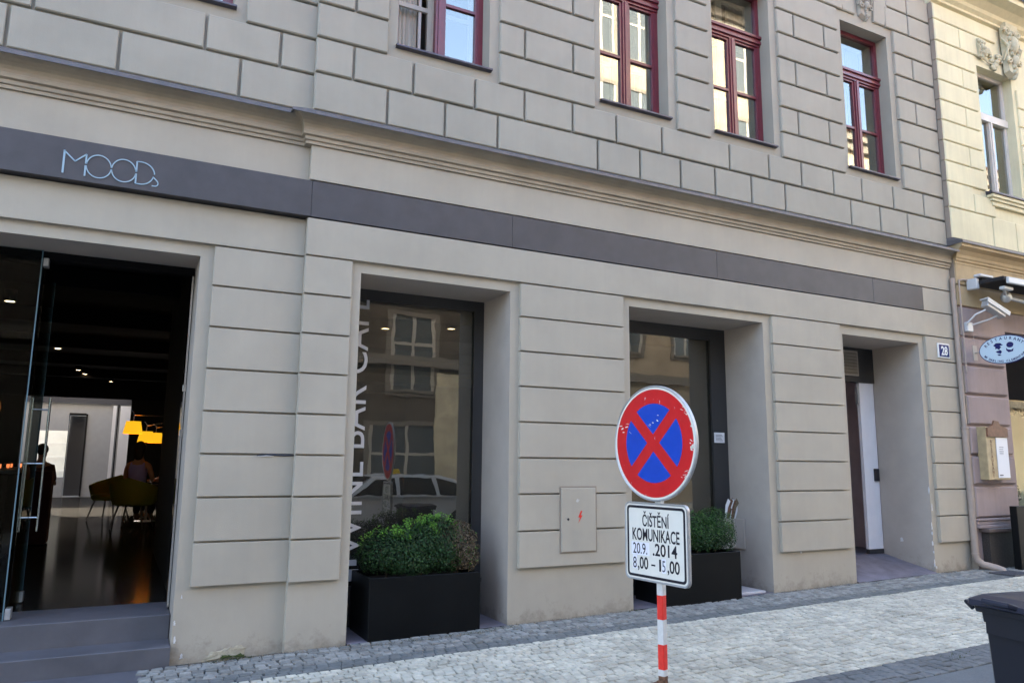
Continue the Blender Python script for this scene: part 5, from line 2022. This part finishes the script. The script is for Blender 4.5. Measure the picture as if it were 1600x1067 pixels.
m_.quad((x0, y + .06, z1), (x1, y + .06, z1), (x1, y + .25, z1), (x0, y + .25, z1))
m_.build('lining', 'opp_trim', nw)
m_ = MB()
m_.add([(11.74, NY - .12, 5.88), (12.9, NY - .12, 5.88), (12.9, NY - .12, 5.905), (11.74, NY - .12, 5.905), (11.80, NY + .14, 5.95), (12.84, NY + .14, 5.95), (11.78, NY, 5.86), (12.86, NY, 5.86)],
       [(0, 1, 2, 3), (3, 2, 5, 4), (0, 6, 7, 1), (0, 3, 4, 6)])
m_.build('sill', 'sheet_dark', nw)
m_ = MB()
for (o_, za, zb) in ((.10, 5.82, 5.872), (.075, 5.77, 5.82), (.05, 5.70, 5.77)):
    m_.rbox(11.98 - o_ * 1.5 - .05, 12.85, NY - o_, NY + .002 * o_, za, zb, .006)
m_.build('sill_moulding', 'cream', nw)
ornament(nb_, 12.72, 8.52, .56, 1.0, NY - .03, 'cream_orn', 8, out=.16)
ornament(nb_, 11.93, 8.36, .24, .34, NY - .03, 'cream_orn', 9, out=.07)
m_ = MB()
for i in range(46):
    t = i / 45
    x = 12.05 + t * .45
    z = 8.30 + .12 * math.sin(t * 9) - .06 * t + uni(-.06, .06)
    m_.sph((x, NY - .03, z), (uni(.02, .065), .03, uni(.02, .04)), 7, 5)
m_.tube([(11.9, NY - .02, 8.28), (12.1, NY - .04, 8.17), (12.35, NY - .03, 8.20), (12.5, NY - .03, 8.35)], .012, 6)
m_.build('stucco_garland', 'cream_orn', nb_, smooth=True)
for i in range(4):
    ornament(nb_, 12.35 + i * .38, 9.62, .2, .3, NY - .005, 'cream_orn', 20 + i, out=.05, name='stucco_letter_relief')
# ground-floor mouldings, plinth
m_ = MB()
m_.rbox(NX0 - .01, 11.87, NY - .06, NY + .1, .90, .932, .006)
m_.rbox(NX0 - .01, 11.87, NY - .045, NY + .1, .845, .895, .006)
m_.rbox(NX0 - .01, 11.87, NY - .07, NY + .1, .80, .842, .006)
m_.build('base_moulding', 'mauve', nb_)
m_ = MB()
m_.rbox(10.86, 11.95, NY - .14, NY + .1, .745, .80, .008)
m_.build('plinth_cap', 'granite_top', nb_)
m_ = MB()
m_.box(10.91, 11.93, NY - .11, NY + .1, -.2, .745)
m_.build('plinth', 'granite', nb_)
m_ = MB()
m_.box(11.875, 14.6, NY + .25, NY + .34, 2.7, 3.70)
m_.box(11.875, 11.94, NY + .25, NY + .34, .1, 2.7)
m_.box(14.5, 14.6, NY + .25, NY + .34, .1, 2.7)
m_.box(11.94, 14.5, NY + .25, NY + .34, .1, 1.05)
sf = m_.build('shop_front', 'matte_black', nb_)
m_ = MB()
m_.box(11.94, 14.5, NY + .28, NY + .286, 1.05, 2.7)
m_.build('pane', 'glass_door', sf)
m_ = MB()
m_.box(11.9, 14.6, 1.0, 1.05, .1, 2.75)
m_.build('interior_wall', 'cream', sf)
m_ = MB()
for i in range(36):
    x = 11.94 + i * .07
    m_.tube([(x, NY + .36, 2.72), (x + .01, NY + .37, 2.50 + .05 * math.sin(i * 1.3))], [.04, .03], 6)
m_.build('valance', 'awning', sf)

gc = thing('curtain_window_plant', 'leafy green plant inside the neighbouring restaurant window', 'plant', (12.5, .6, .9))
foliage([(12.45, .6, 1.3, .22, .15, .22), (12.8, .62, 1.25, .25, .15, .2)], 900, .035, seed=31).build('leaves', 'leaf', gc, kind='stuff')
m_ = MB()
m_.lathe([(.12, .2), (.16, .95), (.14, .95)], 16, (12.6, .6, .1))
m_.build('pot', 'brown_wood', gc)

# downpipe
dpn = thing('downpipe', 'beige rainwater downpipe between the grey and mauve houses with an elbow at the foot', 'pipe', (10.73, -.06, .2))
m_ = MB()
m_.tube([(10.745, -.058, 4.40), (10.745, -.058, 2.22)], .034, 14)
m_.tube([(10.745, -.058, 2.22), (10.745, -.060, .45)], .044, 14)
m_.build('pipe_shaft', 'pipe', dpn, smooth=True)
m_ = MB()
m_.tube([(10.745, -.060, .46), (10.75, -.065, .38), (10.80, -.12, .31), (10.88, -.25, .275), (10.905, -.32, .25), (10.91, -.335, .20)], [.047, .05, .05, .05, .052, .052], 14)
m_.build('pipe_elbow', 'pipe', dpn, smooth=True)
for z in (.45, 2.20):
    m_ = MB()
    m_.lathe([(.051, -.012), (.055, 0), (.051, .012)], 16, (10.745, -.059, z))
    m_.build('collar', 'pipe', dpn, smooth=True)
cb = thing('wall_cable', 'thin pale cable running up beside the downpipe to the camera box', 'cable', (10.83, -.12, 3.4))
m_ = MB()
m_.tube([(10.80, NY - .055, 3.0), (10.80, NY - .055, 4.30), (10.82, NY - .05, 4.37), (10.90, NY - .05, 4.39), (11.15, NY - .05, 4.40)], .012, 6)
m_.build('cable_run', 'pipe', cb, smooth=True)
gr = thing('drain_grate', 'small iron drain cover in the pavement under the downpipe', 'drain', (10.75, -.5, gz(10.7)))
for i in range(7):
    m_ = MB()
    m_.box(10.55 + i * .06, 10.59 + i * .06, -.66, -.40, gz(10.7) + .016, gz(10.7) + .028)
    m_.build('grate_bar', 'grate', gr)
m_ = MB()
for (a, b, c, d) in ((10.52, 10.545, -.69, -.37), (10.975, 11.0, -.69, -.37), (10.52, 11.0, -.70, -.675), (10.52, 11.0, -.385, -.36)):
    m_.box(a, b, c, d, gz(10.7) + .012, gz(10.7) + .0265)
m_.build('grate_frame', 'grate', gr)

# menu case
mc = thing('menu_case', 'golden wooden menu case with white pages on the mauve pier', 'menu case', (11.17, -.2, 1.85))
m_ = MB()
m_.rbox(10.93, 11.44, -.235, NY - .03, 1.47, 2.22, .008)
m_.build('case_body', 'gold_wood', mc)
m_ = MB()
m_.prism([(10.945, 2.08), (11.425, 2.08), (11.425, 2.20), (11.26, 2.24), (11.22, 2.30), (11.12, 2.31), (11.08, 2.24), (10.945, 2.20)], -.262, -.236)
m_.build('carved_crest', 'brown_wood', mc)
m_ = MB()
m_.box(11.15, 11.42, -.245, -.2365, 1.50, 2.07)
m_.build('menu_page', 'paper', mc)
m_ = MB()
for i in range(4):
    m_.box(11.21, 11.31 - .01 * (i % 2), -.2475, -.2455, 1.93 - i * .03, 1.936 - i * .03)
m_.box(11.17, 11.25, -.2475, -.2455, 1.53, 1.545)
m_.build('printed_line', 'ink', mc)
for i, c_ in enumerate('RESTAURANT'):
    t_ = text_mb(c_, .065, .001, 'CENTER')
    xf(t_, Matrix.Translation((11.04, -.2375, 1.99 - i * .054)) @ Matrix.Rotation(R(90), 4, 'X'))
    t_.build('letter', 'brown_wood', mc)
bk = thing('menu_board', 'tall black board box by the neighbouring entrance at the right edge', 'board', (11.5, -.36, .25))
m_ = MB()
m_.rbox(11.22, 11.75, -.40, -.30, .22, 1.11, .006)
m_.build('board_body', 'planter', bk)

# oval sign, perpendicular to the wall
ov = thing('oval_sign', 'pale blue oval restaurant sign hanging out from the mauve wall with two dark heads', 'sign', (11.05, -.55, 3.3))


def OM(y, z, off=0.0):
    # local x -> -Y world, local y -> +Z, local z -> -X
    return Matrix(((0, 0, -1, 11.05 - off), (-1, 0, 0, y), (0, 1, 0, z), (0, 0, 0, 1)))


ox_, oz_ = -.545, 3.30
m_ = MB()
m_.M = OM(ox_, oz_)
EA, EB = .355, .205
ell = lambda a, b, n=56: [(a * math.cos(2 * math.pi * i / n), b * math.sin(2 * math.pi * i / n)) for i in range(n)]
m_.prism_z(ell(EA, EB), -.02, .02)
m_.build('oval_rim', 'navy', ov)
m_ = MB()
m_.M = OM(ox_, oz_)
m_.prism_z(ell(EA - .012, EB - .012), -.024, .024)
m_.build('oval_face', 'oval', ov)


def oval_text(txt, a, b, th0, th1, size, flip=False):
    n = len(txt)
    for i, ch_ in enumerate(txt):
        if ch_ == ' ':
            continue
        th = R(th0 + (th1 - th0) * i / (n - 1))
        t = text_mb(ch_, size, .001, 'CENTER', sx=.95, bold=.001)
        x, y = a * math.cos(th), b * math.sin(th)
        tx_, ty_ = -a * math.sin(th), b * math.cos(th)
        ang = math.atan2(ty_, tx_) + (0 if flip else math.pi)
        xf(t, OM(ox_, oz_, .0262) @ Matrix.Translation((x, y, 0)) @ Matrix.Rotation(ang, 4, 'Z') @ Matrix.Translation((0, -size * .36, 0)))
        t.build('letter', 'navy', ov)


oval_text('RESTAURANT', EA * .80, EB * .78, 152, 28, .058)
oval_text('MY DARLING CLEMENTINE', EA * .84, EB * .82, 207, 333, .043, flip=True)
m_ = MB()
m_.M = OM(ox_, oz_)
for (sx, sgn) in ((-.085, 1), (.085, -1)):
    m_.prism_z([(sx + sgn * x, z) for x, z in ((-.06, .07), (-.02, .10), (.04, .095), (.075, .06), (.03, .055), (.05, .03), (.03, .02), (.02, -.005), (-.01, .02), (-.04, .015), (-.03, .04))], .0245, .0255) if sgn > 0 else \
        m_.prism_z([(sx + .05 * math.cos(t), .055 + .04 * math.sin(t)) for t in [k * .5 for k in range(12)]][::1], .0243, .0246)
m_.prism_z([(-.12, -.02), (-.05, -.005), (-.03, -.03), (-.05, -.06), (-.09, -.045)], .0245, .0255)
m_.prism_z([(.03, .02), (.05, -.01), (.10, -.02), (.13, .0), (.12, -.04), (.06, -.05), (.03, -.02)], .0247, .0256)
m_.prism_z([(-.10, -.06), (-.06, -.065), (-.04, -.085), (-.08, -.085)], .0245, .0255)
m_.build('head_emblem', 'navy', ov)
m_ = MB()
m_.tube([(11.05, -.11, oz_), (11.05, -.20, oz_)], .012, 8)
m_.box(11.0, 11.10, NY - .052, NY - .04, oz_ - .11, oz_ + .11)
m_.tube([(11.06, -.11, oz_ + .1), (11.06, -.11, oz_ + .42)], .004, 5)
m_.build('bracket', 'reveal', ov)

# surveillance camera
sc_ = thing('security_camera', 'white box security camera on curved arms above the oval sign', 'camera', (11.0, -.35, 3.85))
m_ = MB()
m_.M = Matrix.Translation((11.17, -.36, 3.93)) @ Matrix.Rotation(R(25), 4, 'Y') @ Matrix.Rotation(R(-8), 4, 'Z')
m_.rbox(-.20, .25, -.07, .07, .055, .075, .004)
m_.box(-.20, .25, -.075, -.068, .0, .07)
m_.build('sun_shield', 'cam_white', sc_)
m_ = MB()
m_.M = Matrix.Translation((11.17, -.36, 3.93)) @ Matrix.Rotation(R(25), 4, 'Y') @ Matrix.Rotation(R(-8), 4, 'Z')
m_.rbox(-.17, .20, -.058, .058, -.05, .05, .008)
m_.build('housing', 'steel_dull', sc_)
m_ = MB()
m_.tube([(10.99, -.36, 3.90), (10.87, -.28, 3.83), (10.83, -.18, 3.72), (10.88, -.13, 3.66)], .012, 8)
m_.tube([(11.26, -.37, 3.84), (11.15, -.30, 3.78), (10.95, -.16, 3.70)], .011, 8)
m_.rbox(10.84, 10.98, -.17, NY - .045, 3.60, 3.74, .01)
m_.build('bracket_arm', 'cam_white', sc_, smooth=False)

# awning cassette with folding arm
aw = thing('folding_awning', 'retracted black awning with white end brackets above the neighbouring shop', 'awning', (12.5, -.3, 4.35))
m_ = MB()
m_.prism_z([(0, 0)], 0, 0) if False else None
m_.rbox(11.05, 16.0, -.62, -.16, 4.30, 4.36, .01)
m_.tube([(11.12, -.22, 4.37), (16, -.22, 4.37)], .06, 12)
m_.build('canopy_roll', 'awning', aw)
m_ = MB()
m_.rbox(11.10, 16.0, -.66, -.615, 4.25, 4.345, .01)
m_.build('front_rail', 'cam_white', aw)
for br_ in ((11.0, 11.07, -.26, NY - .035, 4.24, 4.40), (11.0, 11.32, -.33, -.22, 4.41, 4.45), (11.12, 11.34, -.58, -.50, 4.18, 4.23)):
    m_ = MB()
    m_.rbox(*br_, .01)
    m_.build('end_bracket', 'cam_white', aw)
m_ = MB()
m_.sph((11.42, -.42, 4.12), (.085, .07, .085), 12, 8)
m_.tube([(11.2, -.52, 4.2), (11.42, -.42, 4.12)], .02, 8)
m_.tube([(11.45, -.43, 4.11), (12.6, -.50, 4.02)], .028, 8)
m_.build('folding_arm', 'steel_dull', aw, smooth=True)

# ------------------------------------------------------------------ the other side of the street (seen in the glass)
def far_building(name, label, x0, x1, y, h, wall_m, wins, roof='tile', eave=.5, floors=None, trim='opp_trim'):
    b = thing(name, label, 'building', ((x0 + x1) / 2, y, gz((x0 + x1) / 2)))
    m = MB()
    hs_ = []
    m.box(x0, x1, y - 9, y, -1, h)
    m.build('wall', wall_m, b)
    m = MB()
    m.add([(x0 - .1, y + eave, h), (x1 + .1, y + eave, h), (x1 + .1, y - 4.5, h + 2.6), (x0 - .1, y - 4.5, h + 2.6), (x1 + .1, y - 9.5, h), (x0 - .1, y - 9.5, h)],
          [(3, 2, 1, 0), (5, 4, 2, 3), (0, 1, 4, 5), (0, 5, 3), (1, 2, 4)])
    m.build('roof', roof, b)
    m = MB()
    m.box(x0 - .05, x1 + .05, y, y + .35, h - .35, h - .01)
    m.box(x0 - .02, x1 + .02, y, y + .2, h - .75, h - .36)
    m.box(x0 - .02, x1 + .02, y, y + .18, 4.5, 4.8)
    m.build('cornice', trim, b)
    fm = gm = None
    for (wx, wz, ww, wh) in wins:
        m = MB()
        f = .09
        m.box(-ww / 2 - .14, ww / 2 + .14, 0, .05, -.16, 0)
        m.box(-ww / 2 - .14, -ww / 2, 0, .05, 0, wh + .14)
        m.box(ww / 2, ww / 2 + .14, 0, .05, 0, wh + .14)
        m.box(-ww / 2, ww / 2, 0, .05, wh, wh + .14)
        m.box(-ww / 2, ww / 2, 0, .10, -.05, 0.02)
        for a, c in ((-ww / 2, -ww / 2 + f), (ww / 2 - f, ww / 2), (-.05, .05)):
            m.box(a, c, 0, .03, 0.02, wh, 1)
        m.box(-ww / 2 + f, -.05, 0, .028, wh * .62, wh * .62 + .08, 1)
        m.box(.05, ww / 2 - f, 0, .028, wh * .62, wh * .62 + .08, 1)
        w = m.build('window', [trim, 'white_wood'], b, loc=(wx - b.location.x, y + .001 - b.location.y, wz - b.location.z))
        m = MB()
        m.box(-ww / 2, ww / 2, 0, .012, 0.02, wh)
        m.build('pane', 'opp_glass', w, loc=(0, 0, 0))
    return b


ob = -13.6
far_building('low_brown_house', 'low brown house across the street, seen reflected in the shop windows', -12, 13.0, ob, 10.5, 'opp_brown',
             [(x, z, 1.4, 2.3) for x in (-8, -4.5, -1, 2.4, 7.7) for z in (3.75, 7.4)] + [(7.6, 0.4, 2.4, 2.3)])
far_building('cream_apartment_house', 'tall cream apartment house across the street, seen reflected in upper windows', 13.0, 22.5, ob, 19.3, 'opp_cream',
             [(x, z, 1.2, 2.2) for x in (14.1, 15.8, 18.4, 21) for z in (1.6, 5.6, 9.2, 12.8, 16.2)], roof='roof_grey', eave=.9)
far_building('tiled_corner_house', 'cream house with orange tiled roof farther along the opposite side', 22.5, 44, ob - 1.0, 16.4, 'opp_cream',
             [(x, z, 1.2, 2.1) for x in (24.2, 27, 30, 33, 36, 39, 42) for z in (5.6, 9.2, 12)])

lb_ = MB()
lb_.box(8.45, 10.19, ob + .002, ob + .10, -.5, 4.35)  # thin slab added on the brown front to carry the painted lit patch
lb_.build('lit_patch', 'opp_lit_patch', bpy.data.objects['low_brown_house'], loc=None) if False else None
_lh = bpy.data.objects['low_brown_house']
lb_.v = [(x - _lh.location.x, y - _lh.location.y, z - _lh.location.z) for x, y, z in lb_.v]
lb_.build('lit_patch', 'opp_lit_patch', _lh, loc=(0, 0, 0))
# taxi parked opposite
car = thing('parked_taxi', 'silver taxi estate parked across the street, seen reflected in the shop window', 'car', (5.6, -8.9, gz(5.6) - .178), rot=(0, 0, 0))
m_ = MB()
side = [(-2.3, .32), (-2.32, .62), (-2.2, .80), (-1.35, .93), (1.75, .93), (2.18, .86), (2.28, .60), (2.25, .32)]
lvl = [(0.74, 1.0), (.82, 1.0), (.86, 1.0), (.82, 1.0), (.74, 1.0)]
n_ = len(side)
ws_ = [-.84, -.89, .89, .84]
vs = []
for k, yv in enumerate(ws_):
    sc2 = .97 if k in (0, 3) else 1.0
    inset = .10 if k in (0, 3) else 0
    vs += [(x * sc2, yv, (z if z < .7 else z)) for x, z in side]
fs = []
for k in range(3):
    for i in range(n_):
        j = (i + 1) % n_
        fs.append((k * n_ + i, k * n_ + j, (k + 1) * n_ + j, (k + 1) * n_ + i))
fs.append(tuple(range(n_))[::-1])
fs.append(tuple(3 * n_ + i for i in range(n_)))
m_.add(vs, fs)
m_.build('body', 'car', car)
m_ = MB()
roofp = [(-1.35, .93), (-.60, 1.36), (-.2, 1.41), (.9, 1.40), (1.45, 1.27), (1.85, .93)]
vs = []
for yv, s_ in ((-.82, 0), (-.62, 1), (.62, 1), (.82, 0)):
    pass
base = [(x, z) for x, z in roofp]
L_ = [[(x, -(.83 - (z - .93) * .40), z) for x, z in base], [(x, (.83 - (z - .93) * .40), z) for x, z in base]]
vs = L_[0] + L_[1]
k = len(base)
fs = [(i, i + 1, k + i + 1, k + i) for i in range(k - 1)] + [tuple(range(k))[::-1], tuple(range(k, 2 * k))]
m_.add(vs, fs)
m_.build('roof_shell', 'car', car)
for sy in (-1, 1):
    for poly in ([(-1.12, .965), (-.56, 1.30), (-.12, 1.345), (-.12, .965)], [(-.02, .965), (-.02, 1.35), (.72, 1.345), (.80, .965)], [(.88, .965), (.82, 1.335), (1.36, 1.22), (1.62, .965)]):
        m_ = MB()
        vs = []
        for dd in (0.004, 0.012):
            vs += [(x, sy * (.83 - (z - .93) * .40 + dd), z) for x, z in poly]
        q = len(poly)
        m_.add(vs, [tuple(range(q)), tuple(range(2 * q - 1, q - 1, -1))] + [(i, (i + 1) % q, q + (i + 1) % q, q + i) for i in range(q)])
        m_.build('side_window', 'car_glass', car)
m_ = MB()
for (p, q) in (((-1.30, .96), (-.64, 1.34)), ((1.50, 1.24), (1.82, .96))):
    o_ = .012 if p[0] < 0 else .012
    nx = -.5 if p[0] < 0 else .5
    m_.add([(p[0] + nx * .03, -.70, p[1] + .015), (p[0] + nx * .03, .70, p[1] + .015), (q[0] + nx * .03, .62, q[1] + .015), (q[0] + nx * .03, -.62, q[1] + .015)], [(0, 1, 2, 3)])
m_.build('windscreen', 'car_glass', car)
for sx in (-1.42, 1.42):
    for sy in (-1, 1):
        m_ = MB()
        m_.M = Matrix.Translation((sx, sy * .80, .32)) @ Matrix.Rotation(R(90), 4, 'X')
        m_.lathe([(.20, -.10), (.30, -.11), (.32, -.08), (.32, .08), (.30, .11), (.20, .10)], 28)
        w_ = m_.build('wheel', 'tyre', car, smooth=True)
        m_ = MB()
        m_.M = Matrix.Translation((sx, sy * .80, .32)) @ Matrix.Rotation(R(90), 4, 'X')
        m_.lathe([(.05, -.115), (.205, -.10), (.205, .10), (.05, .115)], 20)
        m_.build('rim', 'steel_dull', w_, smooth=True)
m_ = MB()
m_.prism([(-.14, 1.42), (.20, 1.42), (.14, 1.54), (-.06, 1.55)], -.09, .09)
m_.build('roof_sign', 'taxi', car)
for sy in (-1, 1):
    m_ = MB()
    m_.rbox(2.10, 2.27, sy * .80 - .08, sy * .80 + .08, .62, .82, .02)
    m_.build('tail_lamp', 'red_lamp', car)
    m_ = MB()
    m_.rbox(-2.28, -2.05, sy * .78 - .1, sy * .78 + .1, .62, .76, .02)
    m_.build('headlight', 'cam_white', car)
